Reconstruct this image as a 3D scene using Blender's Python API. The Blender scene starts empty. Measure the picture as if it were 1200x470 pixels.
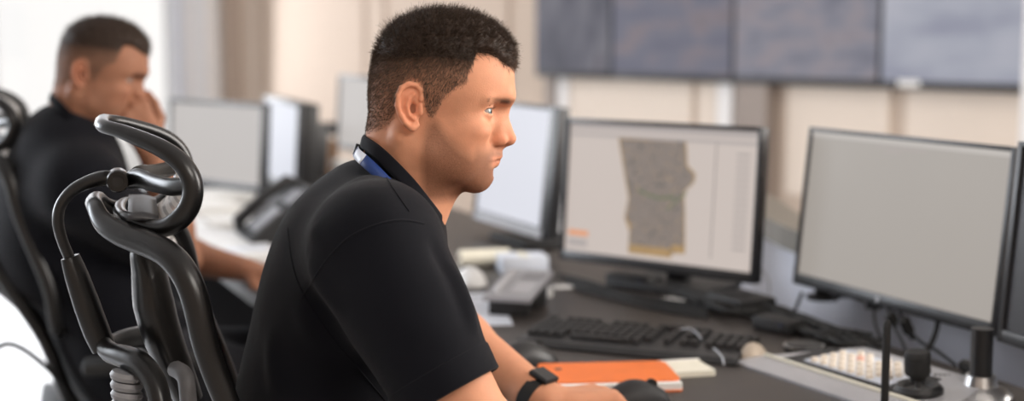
import bpy, bmesh, math, random
import numpy as np
from mathutils import Vector, Matrix
random.seed(7); rng = np.random.default_rng(7)
C = bpy.context.scene.collection
SC = bpy.context.scene
PI = math.pi
def V(*a): return Vector(a)

# ------------------------------------------------------------------ camera
FPX, HOR, CAMZ = 1667.0, 40.0, 1.29
PITCH = math.atan((235 - HOR) / FPX)
cam_d = bpy.data.cameras.new('camera'); cam = bpy.data.objects.new('camera', cam_d); C.objects.link(cam)
cam.location = (0, 0, CAMZ); cam.rotation_euler = (PI/2 - PITCH, 0, 0)
cam_d.sensor_width = 36; cam_d.lens = 36*FPX/1200; cam_d.clip_start = .05
cam_d.dof.use_dof = True; cam_d.dof.focus_distance = 1.72; cam_d.dof.aperture_fstop = 2.3
SC.camera = cam
CP, SP = math.cos(PITCH), math.sin(PITCH)
def ray(px, py):
    u = (px-600)/FPX; v = (235-py)/FPX
    return V(u, CP + v*SP, -SP + v*CP)
def at(px, py, d):                       # a point on the sight line at distance d into the room
    r = ray(px, py); t = d/r.y
    return V(r.x*t, d, CAMZ + r.z*t)
def onz(px, py, z):
    r = ray(px, py); t = (z-CAMZ)/r.z
    return V(r.x*t, r.y*t, z)
NX = V(.92, .39, 0).normalized()         # across the desk, away from the sitters
UX = V(-.39, .92, 0).normalized()        # along the desk, into the room
DZ = .74
def nu(a, s, z=0): p = NX*a + UX*s; return V(p.x, p.y, z)

# ------------------------------------------------------------------ materials
def srgb(r, g, b):
    f = lambda c: (c/255/12.92) if c/255 <= .04045 else ((c/255+.055)/1.055)**2.4
    return (f(r), f(g), f(b), 1)
def mat(name, col, rough=.5, metal=0, var=.08, scale=40, bump=0, spec=.5, sheen=0, bscale=None):
    m = bpy.data.materials.new(name); m.use_nodes = True
    nt = m.node_tree; b = nt.nodes['Principled BSDF']
    tc = nt.nodes.new('ShaderNodeTexCoord'); nz = nt.nodes.new('ShaderNodeTexNoise')
    nz.inputs['Scale'].default_value = scale; nz.inputs['Detail'].default_value = 4
    nt.links.new(tc.outputs['Object'], nz.inputs['Vector'])
    mx = nt.nodes.new('ShaderNodeMix'); mx.data_type = 'RGBA'
    c = Vector(col[:3])
    mx.inputs['A'].default_value = (*(c*(1-var)), 1); mx.inputs['B'].default_value = (*[min(1, k) for k in c*(1+var)], 1)
    nt.links.new(nz.outputs['Fac'], mx.inputs['Factor']); nt.links.new(mx.outputs['Result'], b.inputs['Base Color'])
    b.inputs['Roughness'].default_value = rough; b.inputs['Metallic'].default_value = metal
    b.inputs['Specular IOR Level'].default_value = spec
    if sheen:
        b.inputs['Sheen Weight'].default_value = sheen; b.inputs['Sheen Roughness'].default_value = .45
    if bump:
        bp = nt.nodes.new('ShaderNodeBump'); bp.inputs['Strength'].default_value = bump; bp.inputs['Distance'].default_value = .002
        n2 = nt.nodes.new('ShaderNodeTexNoise'); n2.inputs['Scale'].default_value = bscale or scale*4
        nt.links.new(tc.outputs['Object'], n2.inputs['Vector'])
        nt.links.new(n2.outputs['Fac'], bp.inputs['Height']); nt.links.new(bp.outputs['Normal'], b.inputs['Normal'])
    return m
def emit(name, col, strength=1., var=.03, scale=3):
    m = bpy.data.materials.new(name); m.use_nodes = True
    nt = m.node_tree; b = nt.nodes['Principled BSDF']
    tc = nt.nodes.new('ShaderNodeTexCoord'); nz = nt.nodes.new('ShaderNodeTexNoise'); nz.inputs['Scale'].default_value = scale
    nt.links.new(tc.outputs['Object'], nz.inputs['Vector'])
    mx = nt.nodes.new('ShaderNodeMix'); mx.data_type = 'RGBA'; c = Vector(col[:3])
    mx.inputs['A'].default_value = (*(c*(1-var)), 1); mx.inputs['B'].default_value = (*(c*(1+var)), 1)
    nt.links.new(nz.outputs['Fac'], mx.inputs['Factor'])
    b.inputs['Base Color'].default_value = (.02, .02, .02, 1); b.inputs['Roughness'].default_value = .5; b.inputs['Specular IOR Level'].default_value = .2
    nt.links.new(mx.outputs['Result'], b.inputs['Emission Color']); b.inputs['Emission Strength'].default_value = strength
    return m
def ramp_emit(name, stops, scale, strength, stretch=(1, 1, 1), detail=6):
    m = bpy.data.materials.new(name); m.use_nodes = True
    nt = m.node_tree; b = nt.nodes['Principled BSDF']
    tc = nt.nodes.new('ShaderNodeTexCoord'); mp = nt.nodes.new('ShaderNodeMapping'); mp.inputs['Scale'].default_value = stretch
    nz = nt.nodes.new('ShaderNodeTexNoise'); nz.inputs['Scale'].default_value = scale; nz.inputs['Detail'].default_value = detail
    nt.links.new(tc.outputs['Object'], mp.inputs['Vector']); nt.links.new(mp.outputs['Vector'], nz.inputs['Vector'])
    cr = nt.nodes.new('ShaderNodeValToRGB')
    e = cr.color_ramp.elements
    e[0].position, e[0].color = stops[0]; e[1].position, e[1].color = stops[-1]
    for p, c in stops[1:-1]:
        k = e.new(p); k.color = c
    nt.links.new(nz.outputs['Fac'], cr.inputs['Fac'])
    b.inputs['Base Color'].default_value = (.02, .02, .02, 1); b.inputs['Roughness'].default_value = .5; b.inputs['Specular IOR Level'].default_value = .15
    nt.links.new(cr.outputs['Color'], b.inputs['Emission Color']); b.inputs['Emission Strength'].default_value = strength
    return m
def attr_mat(name, rough, sss=0., stub=False, spec=.4):
    m = bpy.data.materials.new(name); m.use_nodes = True
    nt = m.node_tree; b = nt.nodes['Principled BSDF']
    at_ = nt.nodes.new('ShaderNodeAttribute'); at_.attribute_name = 'Col'
    tc = nt.nodes.new('ShaderNodeTexCoord'); nz = nt.nodes.new('ShaderNodeTexNoise')
    nz.inputs['Scale'].default_value = 1700; nz.inputs['Detail'].default_value = 2
    nt.links.new(tc.outputs['Object'], nz.inputs['Vector'])
    rp = nt.nodes.new('ShaderNodeMapRange'); rp.inputs['From Min'].default_value = .36; rp.inputs['From Max'].default_value = .74
    nt.links.new(nz.outputs['Fac'], rp.inputs['Value'])
    ml = nt.nodes.new('ShaderNodeMath'); ml.operation = 'MULTIPLY'
    nt.links.new(rp.outputs['Result'], ml.inputs[0]); nt.links.new(at_.outputs['Alpha'], ml.inputs[1])
    mx = nt.nodes.new('ShaderNodeMix'); mx.data_type = 'RGBA'; mx.inputs['B'].default_value = (.055, .030, .018, 1)
    nt.links.new(ml.outputs[0], mx.inputs['Factor']); nt.links.new(at_.outputs['Color'], mx.inputs['A'])
    n3 = nt.nodes.new('ShaderNodeTexNoise'); n3.inputs['Scale'].default_value = 60; n3.inputs['Detail'].default_value = 5
    nt.links.new(tc.outputs['Object'], n3.inputs['Vector'])
    hs = nt.nodes.new('ShaderNodeHueSaturation')
    r3 = nt.nodes.new('ShaderNodeMapRange'); r3.inputs['To Min'].default_value = .88; r3.inputs['To Max'].default_value = 1.12
    nt.links.new(n3.outputs['Fac'], r3.inputs['Value']); nt.links.new(r3.outputs['Result'], hs.inputs['Value'])
    nt.links.new(mx.outputs['Result'], hs.inputs['Color'])
    nt.links.new(hs.outputs['Color'], b.inputs['Base Color'])
    b.inputs['Roughness'].default_value = rough; b.inputs['Specular IOR Level'].default_value = spec
    if sss:
        b.inputs['Subsurface Weight'].default_value = sss; b.inputs['Subsurface Radius'].default_value = (1, .35, .2)
        b.inputs['Subsurface Scale'].default_value = .006
    bp = nt.nodes.new('ShaderNodeBump'); bp.inputs['Strength'].default_value = .25; bp.inputs['Distance'].default_value = .001
    n2 = nt.nodes.new('ShaderNodeTexNoise'); n2.inputs['Scale'].default_value = 500
    nt.links.new(tc.outputs['Object'], n2.inputs['Vector'])
    nt.links.new(n2.outputs['Fac'], bp.inputs['Height']); nt.links.new(bp.outputs['Normal'], b.inputs['Normal'])
    return m
def mesh_fabric(name, col, scale=420):
    m = bpy.data.materials.new(name); m.use_nodes = True
    nt = m.node_tree; b = nt.nodes['Principled BSDF']; out = nt.nodes['Material Output']
    b.inputs['Base Color'].default_value = col; b.inputs['Roughness'].default_value = .6
    uv = nt.nodes.new('ShaderNodeUVMap')
    wv = nt.nodes.new('ShaderNodeTexWave'); wv.inputs['Scale'].default_value = 7; wv.inputs['Distortion'].default_value = .6; wv.bands_direction = 'Y'
    wv.inputs['Detail Scale'].default_value = 2
    nt.links.new(uv.outputs['UV'], wv.inputs['Vector'])
    gt = nt.nodes.new('ShaderNodeMapRange'); gt.inputs['From Min'].default_value = .25; gt.inputs['From Max'].default_value = .5
    gt.inputs['To Min'].default_value = .55; gt.inputs['To Max'].default_value = 1
    nt.links.new(wv.outputs['Fac'], gt.inputs['Value'])
    tl = nt.nodes.new('ShaderNodeBsdfTranslucent'); tl.inputs['Color'].default_value = col
    ad = nt.nodes.new('ShaderNodeMixShader'); ad.inputs['Fac'].default_value = .5
    nt.links.new(b.outputs['BSDF'], ad.inputs[1]); nt.links.new(tl.outputs['BSDF'], ad.inputs[2])
    tr = nt.nodes.new('ShaderNodeBsdfTransparent')
    ms = nt.nodes.new('ShaderNodeMixShader')
    nt.links.new(gt.outputs['Result'], ms.inputs['Fac']); nt.links.new(tr.outputs['BSDF'], ms.inputs[1]); nt.links.new(ad.outputs['Shader'], ms.inputs[2])
    nt.links.new(ms.outputs['Shader'], out.inputs['Surface'])
    return m

M = dict(
    black=mat('black plastic', (.012, .012, .013), .38, spec=.5),
    frame=mat('chair frame plastic', (.006, .0057, .0057), .30, bump=.06, scale=200, spec=.45),
    matte=mat('matte black', (.010, .010, .011), .6),
    rubber=mat('black rubber', (.012, .012, .012), .75),
    dgrey=mat('dark grey plastic', (.035, .035, .038), .5),
    grey=mat('grey plastic', (.22, .22, .23), .5),
    silver=mat('silver plastic', (.40, .40, .42), .35, .2),
    steel=mat('brushed steel', (.5, .5, .5), .3, 1),
    beige=mat('beige plastic', srgb(172, 158, 142), .5),
    phone=mat('phone grey', (.30, .30, .32), .45),
    white=mat('white plastic', (.75, .75, .74), .4),
    paper=mat('paper', (.80, .79, .76), .8),
    cream=mat('cream paper', (.72, .69, .58), .8),
    cbtn=mat('cream keycap', (.74, .66, .56), .45),
    pinkbtn=mat('salmon keycap', (.75, .42, .32), .45),
    orange=mat('orange cover', srgb(226, 112, 36), .5, var=.12, scale=25),
    desk=mat('dark desk laminate', srgb(50, 45, 42), .42, var=.25, scale=18),
    deskedge=mat('desk edge', (.02, .02, .02), .5),
    wall=mat('beige wall', srgb(198, 180, 164), .8, var=.03, scale=1.5),
    wallc=mat('cream wall panel', srgb(226, 212, 198), .7, var=.03, scale=1.5),
    seam=mat('panel joint', srgb(176, 156, 140), .8),
    post=mat('taupe post', srgb(150, 138, 130), .6),
    wpost=mat('white post', srgb(235, 232, 230), .5),
    floor=mat('pale floor', srgb(205, 203, 202), .22, var=.06, scale=3),
    panel=mat('pale grey panel', srgb(216, 217, 227), .6, var=.03, scale=5),
    ledge=mat('olive grey ledge', srgb(112, 106, 96), .45),
    shirt=mat('navy black knit', (.0032, .0035, .006), .8, sheen=.06, bump=.35, scale=300, bscale=1600, spec=.12),
    trouser=mat('dark trousers', (.012, .013, .018), .8),
    blue=mat('blue lanyard', srgb(14, 48, 108), .5, scale=300, var=.15),
    ltgrey=mat('lanyard tag', (.62, .66, .74), .35),
    brown=mat('brown box', srgb(150, 118, 92), .7),
    frosted=mat('white window frame', srgb(226, 228, 232), .5),
    hair=mat('dark brown hair', (.030, .0185, .0125), .45, var=.35, scale=300),
    brow=mat('brown eyebrow hair', (.07, .035, .02), .5),
    tile=mat('ceiling lamp housing', (.8, .8, .8), .5),
)
M['hairc'] = attr_mat('brown hair', .55, spec=.22)
M['skin'] = attr_mat('skin', .58, .12, spec=.18)
M['bezel'] = mat('monitor bezel', (.018, .018, .020), .35)

# ------------------------------------------------------------------ mesh builder
class MB:
    def __init__(s): s.v = []; s.f = []; s.uv = {}
    def add(s, vs, fs):
        b = len(s.v); s.v += [tuple(v) for v in vs]; s.f += [tuple(i+b for i in f) for f in fs]; return b
    def box(s, c, size, rot=None, bev=.0):
        bm = bmesh.new(); bmesh.ops.create_cube(bm, size=1)
        for v in bm.verts: v.co = V(v.co.x*size[0], v.co.y*size[1], v.co.z*size[2])
        if bev:
            bmesh.ops.bevel(bm, geom=bm.edges[:], offset=bev, segments=2, affect='EDGES', profile=.5)
        R = rot or Matrix.Identity(3); bm.verts.index_update()
        s.add([R @ v.co + Vector(c) for v in bm.verts], [[v.index for v in f.verts] for f in bm.faces]); bm.free(); return s
    def tube(s, pts, r, n=10, flat=1., up=None, cap=True):
        pts = [Vector(p) for p in pts]; N = len(pts)
        if not hasattr(r, '__len__'): r = [r]*N
        prev = None; rings = []
        for i, p in enumerate(pts):
            t = (pts[min(i+1, N-1)] - pts[max(i-1, 0)]).normalized()
            if up is not None: a = Vector(up) - t*t.dot(Vector(up))
            elif prev is None: a = t.orthogonal()
            else: a = prev - t*t.dot(prev)
            if a.length < 1e-6: a = t.orthogonal()
            a.normalize(); prev = a; b = t.cross(a)
            rings.append([p + a*(math.cos(2*PI*k/n)*r[i]) + b*(math.sin(2*PI*k/n)*r[i]*flat) for k in range(n)])
        b0 = s.add([q for R in rings for q in R], [])
        for i in range(N-1):
            for k in range(n):
                s.f.append((b0+i*n+k, b0+i*n+(k+1) % n, b0+(i+1)*n+(k+1) % n, b0+(i+1)*n+k))
        if cap:
            s.f.append(tuple(b0+k for k in range(n))[::-1]); s.f.append(tuple(b0+(N-1)*n+k for k in range(n)))
        return s
    def lathe(s, prof, c=(0, 0, 0), n=24, rot=None):
        R = rot or Matrix.Identity(3); c = Vector(c); vs = []
        for r, z in prof:
            for k in range(n):
                vs.append(R @ V(max(r, 1e-5)*math.cos(2*PI*k/n), max(r, 1e-5)*math.sin(2*PI*k/n), z) + c)
        fs = []
        for i in range(len(prof)-1):
            for k in range(n):
                fs.append((i*n+k, i*n+(k+1) % n, (i+1)*n+(k+1) % n, (i+1)*n+k))
        fs.append(tuple(range(n))[::-1]); fs.append(tuple((len(prof)-1)*n+k for k in range(n)))
        s.add(vs, fs); return s
    def prism(s, poly, z0, z1, rot=None, c=(0, 0, 0)):
        R = rot or Matrix.Identity(3); c = Vector(c); n = len(poly)
        vs = [R @ V(p[0], p[1], z0) + c for p in poly] + [R @ V(p[0], p[1], z1) + c for p in poly]
        fs = [tuple(range(n))[::-1], tuple(range(n, 2*n))] + [(i, (i+1) % n, n+(i+1) % n, n+i) for i in range(n)]
        s.add(vs, fs); return s
    def grid(s, rows, thick=0):
        nr, nc = len(rows), len(rows[0])
        b = s.add([p for r in rows for p in r], [])
        for i in range(nr-1):
            for j in range(nc-1):
                s.f.append((b+i*nc+j, b+i*nc+j+1, b+(i+1)*nc+j+1, b+(i+1)*nc+j))
        for i in range(nr):
            for j in range(nc): s.uv[b+i*nc+j] = (j/(nc-1), i/(nr-1))
        return s
    def build(s, name, m, parent=None, smooth=True, off=None, ang=40):
        me = bpy.data.meshes.new(name)
        vs = s.v if off is None else [tuple(Vector(v)-off) for v in s.v]
        me.from_pydata(vs, [], s.f); me.update()
        if s.uv:
            l = me.uv_layers.new(name='UVMap')
            for lp in me.loops: l.data[lp.index].uv = s.uv.get(lp.vertex_index, (0, 0))
        bm = bmesh.new(); bm.from_mesh(me); bmesh.ops.recalc_face_normals(bm, faces=bm.faces[:]); bm.to_mesh(me); bm.free()
        if smooth:
            me.shade_smooth()
            try: me.set_sharp_from_angle(angle=math.radians(ang))
            except Exception: pass
        me.materials.append(m)
        o = bpy.data.objects.new(name, me); C.objects.link(o)
        if parent: o.parent = parent
        return o
def spline(pts, n=8):
    P = [Vector(p) for p in pts]; out = []
    for i in range(len(P)-1):
        a, b = P[max(i-1, 0)], P[i]; c, d = P[i+1], P[min(i+2, len(P)-1)]
        for k in range(n):
            t = k/n
            out.append(.5*((2*b) + (c-a)*t + (2*a-5*b+4*c-d)*t*t + (3*b-a-3*c+d)*t**3))
    out.append(P[-1]); return out
def lerp_list(vals, N):
    return list(np.interp(np.linspace(0, 1, N), np.linspace(0, 1, len(vals)), vals))
def smooth_ring(pts, rad, n=170, it=5):
    P = np.array([tuple(p) for p in pts]); R = np.array(rad, float)
    if np.linalg.norm(P[0]-P[-1]) < 1e-6: P, R = P[:-1], R[:-1]
    P = np.vstack([P, P[:1]]); R = np.append(R, R[0])
    s = np.append(0, np.cumsum(np.linalg.norm(np.diff(P, axis=0), axis=1))); t = np.linspace(0, s[-1], n, endpoint=False)
    Q = np.stack([np.interp(t, s, P[:, i]) for i in range(3)], 1); r = np.interp(t, s, R)
    for _ in range(it):
        Q = (np.roll(Q, 1, 0)+Q*2+np.roll(Q, -1, 0))/4; r = (np.roll(r, 1)+r*2+np.roll(r, -1))/4
    k = n//4
    Q = np.roll(Q, -k, 0); r = np.roll(r, -k)
    Q = np.vstack([Q, Q[:2]]); r = np.append(r, r[:2])
    return [Vector(q) for q in Q], list(r)
def rrect(w, h, r, n=5):
    o = []
    for cx, cy, a0 in ((w/2-r, h/2-r, 0), (-w/2+r, h/2-r, 90), (-w/2+r, -h/2+r, 180), (w/2-r, -h/2+r, 270)):
        for k in range(n+1):
            a = math.radians(a0+90*k/n); o.append((cx+r*math.cos(a), cy+r*math.sin(a)))
    return o
def thing(name, label, cat, loc=(0, 0, 0), rz=0, group=None):
    o = bpy.data.objects.new(name, None); C.objects.link(o); o.empty_display_size = .05
    o.location = loc; o.rotation_euler = (0, 0, rz); o['label'] = label; o['category'] = cat
    if group: o['group'] = group
    return o
def tag(o, label, cat, group=None):
    o['label'] = label; o['category'] = cat
    if group: o['group'] = group
    return o
def struct(o): o['kind'] = 'structure'; return o
def kids(o): return [c for c in bpy.data.objects if c.parent == o]
def copy_tree(o, parent=None):
    c = o.copy(); C.objects.link(c)
    if parent: c.parent = parent
    for k in kids(o): copy_tree(k, c)
    return c
def Rz(a): return Matrix.Rotation(a, 3, 'Z')
def Rx(a): return Matrix.Rotation(a, 3, 'X')
def Ry(a): return Matrix.Rotation(a, 3, 'Y')

# ------------------------------------------------------------------ implicit-surface modelling for bodies and cloth
BIG = 9.
class Field:
    def __init__(s, lo, hi, h):
        s.lo = np.array(lo, float); s.h = h
        s.n = np.ceil((np.array(hi)-s.lo)/h).astype(int)+1
        s.f = np.full(tuple(s.n), 1e3*h, np.float32)
    def sub(s, lo, hi):
        a = np.clip(np.floor((np.array(lo)-s.lo)/s.h).astype(int), 0, s.n); b = np.clip(np.ceil((np.array(hi)-s.lo)/s.h).astype(int)+1, 0, s.n)
        if (b <= a).any(): return None
        sl = tuple(slice(x, y) for x, y in zip(a, b))
        ax = [(s.lo[i]+s.h*np.arange(a[i], b[i])).astype(np.float32) for i in range(3)]
        return sl, ax[0][:, None, None], ax[1][None, :, None], ax[2][None, None, :]
    def apply(s, lo, hi, fn, k, op='add'):
        m = k + 5*s.h
        g = s.sub(np.array(lo)-m, np.array(hi)+m)
        if g is None: return
        sl, X, Y, Z = g
        d = fn(X, Y, Z); cur = s.f[sl]
        if op == 'add': s.f[sl] = smin(cur, d, k)
        elif op == 'sub': s.f[sl] = -smin(-cur, d, k)
        elif op == 'and': s.f[sl] = -smin(-cur, -d, k)
    def rc(s, a, b, r1, r2, k=.01, op='add'):
        a = np.array(a, float); b = np.array(b, float); ba = b-a; L2 = max(ba.dot(ba), 1e-12); R = max(r1, r2)
        def fn(X, Y, Z):
            t = np.clip(((X-a[0])*ba[0]+(Y-a[1])*ba[1]+(Z-a[2])*ba[2])/L2, 0, 1)
            return np.sqrt((X-a[0]-t*ba[0])**2+(Y-a[1]-t*ba[1])**2+(Z-a[2]-t*ba[2])**2) - (r1+t*(r2-r1))
        s.apply(np.minimum(a, b)-R, np.maximum(a, b)+R, fn, k, op)
    def el(s, c, r, R=None, k=.01, op='add'):
        c = np.array(c, float); r = np.array(r, float); R = np.eye(3) if R is None else np.array(R)
        def fn(X, Y, Z):
            dx, dy, dz = X-c[0], Y-c[1], Z-c[2]
            q = [dx*R[0, i]+dy*R[1, i]+dz*R[2, i] for i in range(3)]
            k0 = np.sqrt(sum((q[i]/r[i])**2 for i in range(3)))+1e-6
            k1 = np.sqrt(sum((q[i]/r[i]**2)**2 for i in range(3)))+1e-6
            return k0*(k0-1)/k1
        m = np.sqrt(((R*r)**2).sum(1))
        s.apply(c-m, c+m, fn, k, op)
    def mesh(s):
        return surface_nets(s.f, s.lo, s.h)
def smin(a, b, k):
    if k <= 0: return np.minimum(a, b)
    h = np.maximum(k-np.abs(a-b), 0)/k
    return np.minimum(a, b)-h*h*k*.25
def surface_nets(f, lo, h):
    ins = f < 0
    nx, ny, nz = f.shape
    c = np.zeros((nx-1, ny-1, nz-1), np.int8)
    offs = [(i, j, k) for i in (0, 1) for j in (0, 1) for k in (0, 1)]
    for i, j, k in offs: c += ins[i:nx-1+i, j:ny-1+j, k:nz-1+k]
    act = (c > 0) & (c < 8)
    idx = -np.ones(act.shape, np.int64); cells = np.argwhere(act); idx[act] = np.arange(len(cells))
    acc = np.zeros((len(cells), 3)); cnt = np.zeros(len(cells))
    edges = [(a, b) for a in offs for b in offs if sum(b)-sum(a) == 1 and all(y >= x for x, y in zip(a, b))]
    for a, b in edges:
        fa = f[cells[:, 0]+a[0], cells[:, 1]+a[1], cells[:, 2]+a[2]].astype(float)
        fb = f[cells[:, 0]+b[0], cells[:, 1]+b[1], cells[:, 2]+b[2]].astype(float)
        m = (fa < 0) != (fb < 0)
        t = np.where(m, fa/np.where(m, fa-fb, 1), 0)
        acc += m[:, None]*(np.array(a)+t[:, None]*(np.array(b)-np.array(a))); cnt += m
    verts = (cells+acc/cnt[:, None])*h+lo
    quads = []
    for ax in range(3):
        o1, o2 = [(1, 2), (2, 0), (0, 1)][ax]
        sa = [slice(None)]*3; sb = [slice(None)]*3
        sa[ax] = slice(0, -1); sb[ax] = slice(1, None)
        d = ins[tuple(sa)] != ins[tuple(sb)]
        e = np.argwhere(d)
        ok = (e[:, o1] > 0) & (e[:, o2] > 0) & (e[:, o1] < f.shape[o1]-1) & (e[:, o2] < f.shape[o2]-1)
        e = e[ok]
        fl = ins[e[:, 0], e[:, 1], e[:, 2]]
        def cell(d1, d2):
            q = e.copy(); q[:, o1] -= d1; q[:, o2] -= d2; return idx[q[:, 0], q[:, 1], q[:, 2]]
        q = np.stack([cell(1, 1), cell(0, 1), cell(0, 0), cell(1, 0)], 1)
        q = np.where(fl[:, None], q, q[:, ::-1]); quads.append(q)
    return verts, np.concatenate(quads)
def np_mesh(name, verts, quads, m, parent=None, col=None, off=None):
    me = bpy.data.meshes.new(name)
    if off is not None: verts = verts-np.array(off)
    me.from_pydata(verts.tolist(), [], quads.tolist()); me.update(); me.shade_smooth()
    if col is not None:
        a = me.color_attributes.new('Col', 'FLOAT_COLOR', 'POINT'); a.data.foreach_set('color', col.astype(np.float32).ravel())
    me.materials.append(m)
    o = bpy.data.objects.new(name, me); C.objects.link(o)
    if parent: o.parent = parent
    return o
def vnormals(v, q):
    n = np.zeros_like(v); d = np.cross(v[q[:, 2]]-v[q[:, 0]], v[q[:, 3]]-v[q[:, 1]])
    for i in range(4): np.add.at(n, q[:, i], d)
    return n/np.maximum(np.linalg.norm(n, axis=1, keepdims=True), 1e-12)
def relax(v, q, it=2, lam=.5):
    for _ in range(it):
        s = np.zeros_like(v); c = np.zeros(len(v))
        for i in range(4):
            for j in (1, 3):
                np.add.at(s, q[:, i], v[q[:, (i+j) % 4]]); np.add.at(c, q[:, i], 1)
        v = v+(s/np.maximum(c, 1)[:, None]-v)*lam
    return v
def hash3(p, s=1.):
    return np.mod(np.sin(p @ np.array([12.9898, 78.233, 37.719])*s)*43758.5453, 1)
def wob(p, s):                                   # smooth pseudo noise
    return (np.sin(p[:, 0]*s+1.3*np.sin(p[:, 1]*s*.7))+np.sin(p[:, 1]*s*1.1+1.7*np.sin(p[:, 2]*s*.8))+np.sin(p[:, 2]*s*.9+1.1*np.sin(p[:, 0]*s*1.3)))/3


# ================================================================== SETTING
WD = V(2.134, -2.54, 0).normalized(); WN = V(-.766, -.643, 0)       # along the screen wall, and out of it
WA = V(.133, 8.89, 0); WL = 3.3174
def wl(t, off=0, z=0): p = WA + WD*(t*WL) + WN*off; return V(p.x, p.y, z)
WROT = Rz(math.atan2(WD.y, WD.x))
struct(MB().box((-1, 6, -.05), (22, 24, .1)).build('floor', M['floor'], smooth=False))
def wallseg(name, t0, t1, off, z0, z1, th, m):
    c = wl((t0+t1)/2, off-th/2, (z0+z1)/2)
    return struct(MB().box(c, ((t1-t0)*WL, th, z1-z0), WROT).build(name, m, smooth=False))
wallseg('wall_back', -1.30, 1.9, -.12, 0, 3.0, .12, M['wall'])
k = 1
for t0, t1, z0, z1, m, th in (
        (.07, .375, .55, 1.10, 'wallc', .02), (.44, .472, .2, 1.08, 'wpost', .05), (.49, .555, .2, 1.08, 'post', .09),
        (.58, .77, .45, 1.08, 'wallc', .02), (.80, 1.02, .45, 1.08, 'wallc', .02), (.39, .43, .45, 1.08, 'wallc', .02),
        (-1.06, -1.045, 0, 3, 'seam', .01), (-1.245, -1.16, 0, 3, 'seam', .03),
        (-.62, -.606, 0, 3, 'seam', .01), (-.54, -.528, 0, 3, 'seam', .01), (-.12, -.108, 0, 3, 'seam', .01), (.035, .062, 0, 3, 'wpost', .02), (.0, .03, .2, 1.08, 'post', .03)):
    wallseg('trim_%d' % k, t0, t1, -.12+th, z0, z1, th, M[m]); k += 1
# tall white post standing at the right end of the screen wall
p = at(1212, 100, 5.4); struct(MB().box((p.x, p.y, 1.5), (.075, .075, 3.0), bev=.006).build('trim_%d' % k, M['wpost'])); k += 1
struct(MB().box((-2, 6.2, 2.85), (20, 19, .1)).build('ceiling', M['wpost'], smooth=False))
struct(MB().box((-1, -2.6, 1.4), (12, .1, 2.8)).build('wall_rear', M['wall'], smooth=False))
struct(MB().box((5.0, 1.5, 1.4), (.1, 8.2, 2.8)).build('wall_right', M['wall'], smooth=False))
# glazed wall on the left
KX = wl(-1.278, -.12); LV = V(-.766, -.643, 0); LROT = Rz(math.atan2(LV.y, LV.x))
def lw(s, off, z): p = KX + LV*s - WD*off*-1; return V(p.x, p.y, z)
fr = MB()
struct(MB().box(lw(.2, 0, 1.5), (.44, .1, 3), LROT).build('wall_left', M['frosted'], smooth=False))
struct(MB().box(lw(.40, .05, 1.5), (.05, .08, 3), LROT).build('trim_%d' % k, M['ltgrey'], smooth=False)); k += 1
struct(MB().box(lw(.10, .06, 1.5), (.12, .05, 3), LROT).build('trim_%d' % k, M['wpost'], smooth=False)); k += 1
glass = bpy.data.materials.new('window glass'); glass.use_nodes = True
nt = glass.node_tree; out = nt.nodes['Material Output']
tr = nt.nodes.new('ShaderNodeBsdfTransparent'); gl = nt.nodes.new('ShaderNodeBsdfGlossy'); gl.inputs['Roughness'].default_value = .02
frn = nt.nodes.new('ShaderNodeFresnel'); ms = nt.nodes.new('ShaderNodeMixShader')
nt.links.new(frn.outputs[0], ms.inputs[0]); nt.links.new(tr.outputs[0], ms.inputs[1]); nt.links.new(gl.outputs[0], ms.inputs[2]); nt.links.new(ms.outputs[0], out.inputs['Surface'])
s0 = .42
for i, w in enumerate((1.55, 1.6, 1.6, 1.6)):
    root = bpy.data.objects.new('window_%d' % (i+1), None); C.objects.link(root); struct(root)
    root.location = lw(s0+w/2, 0, 0); root.rotation_euler = (0, 0, math.atan2(LV.y, LV.x))
    MB().box((0, 0, 1.5), (w-.1, .008, 2.9)).build('pane', glass, root, smooth=False)
    f = MB(); f.box((-w/2+.03, 0, 1.5), (.06, .08, 3)).box((w/2-.03, 0, 1.5), (.06, .08, 3)).box((0, 0, .05), (w-.12, .08, .1)).box((0, 0, 2.95), (w-.12, .08, .1))
    f.build('window_frame', M['frosted'], root, smooth=False); s0 += w
# low partition with a ledge behind the desk
def strip(name, pts, th, z0, z1, m, parent=None):
    pts = [Vector(p) for p in pts]; L, R = [], []
    for i, p in enumerate(pts):
        t = (pts[min(i+1, len(pts)-1)]-pts[max(i-1, 0)]).normalized(); n = V(-t.y, t.x, 0)*(th/2)
        L.append((p+n)); R.append((p-n))
    poly = [(q.x, q.y) for q in L]+[(q.x, q.y) for q in R[::-1]]
    return MB().prism(poly, z0, z1).build(name, m, parent, smooth=False)
pp = spline([(1.30, 1.45, 0), (.96, 2.35, 0), (.69, 3.15, 0), (.66, 3.8, 0), (.66, 4.3, 0)], 6)
part = thing('desk_partition', 'pale grey partition with an olive grey ledge standing behind the desk and its monitors', 'partition', (.69, 3.15, 0))
for o in (strip('panel', pp, .03, 0, .80, M['panel']), strip('ledge', pp, .10, .80, .852, M['ledge'])):
    o.data.transform(Matrix.Translation(-part.location)); o.parent = part

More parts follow.
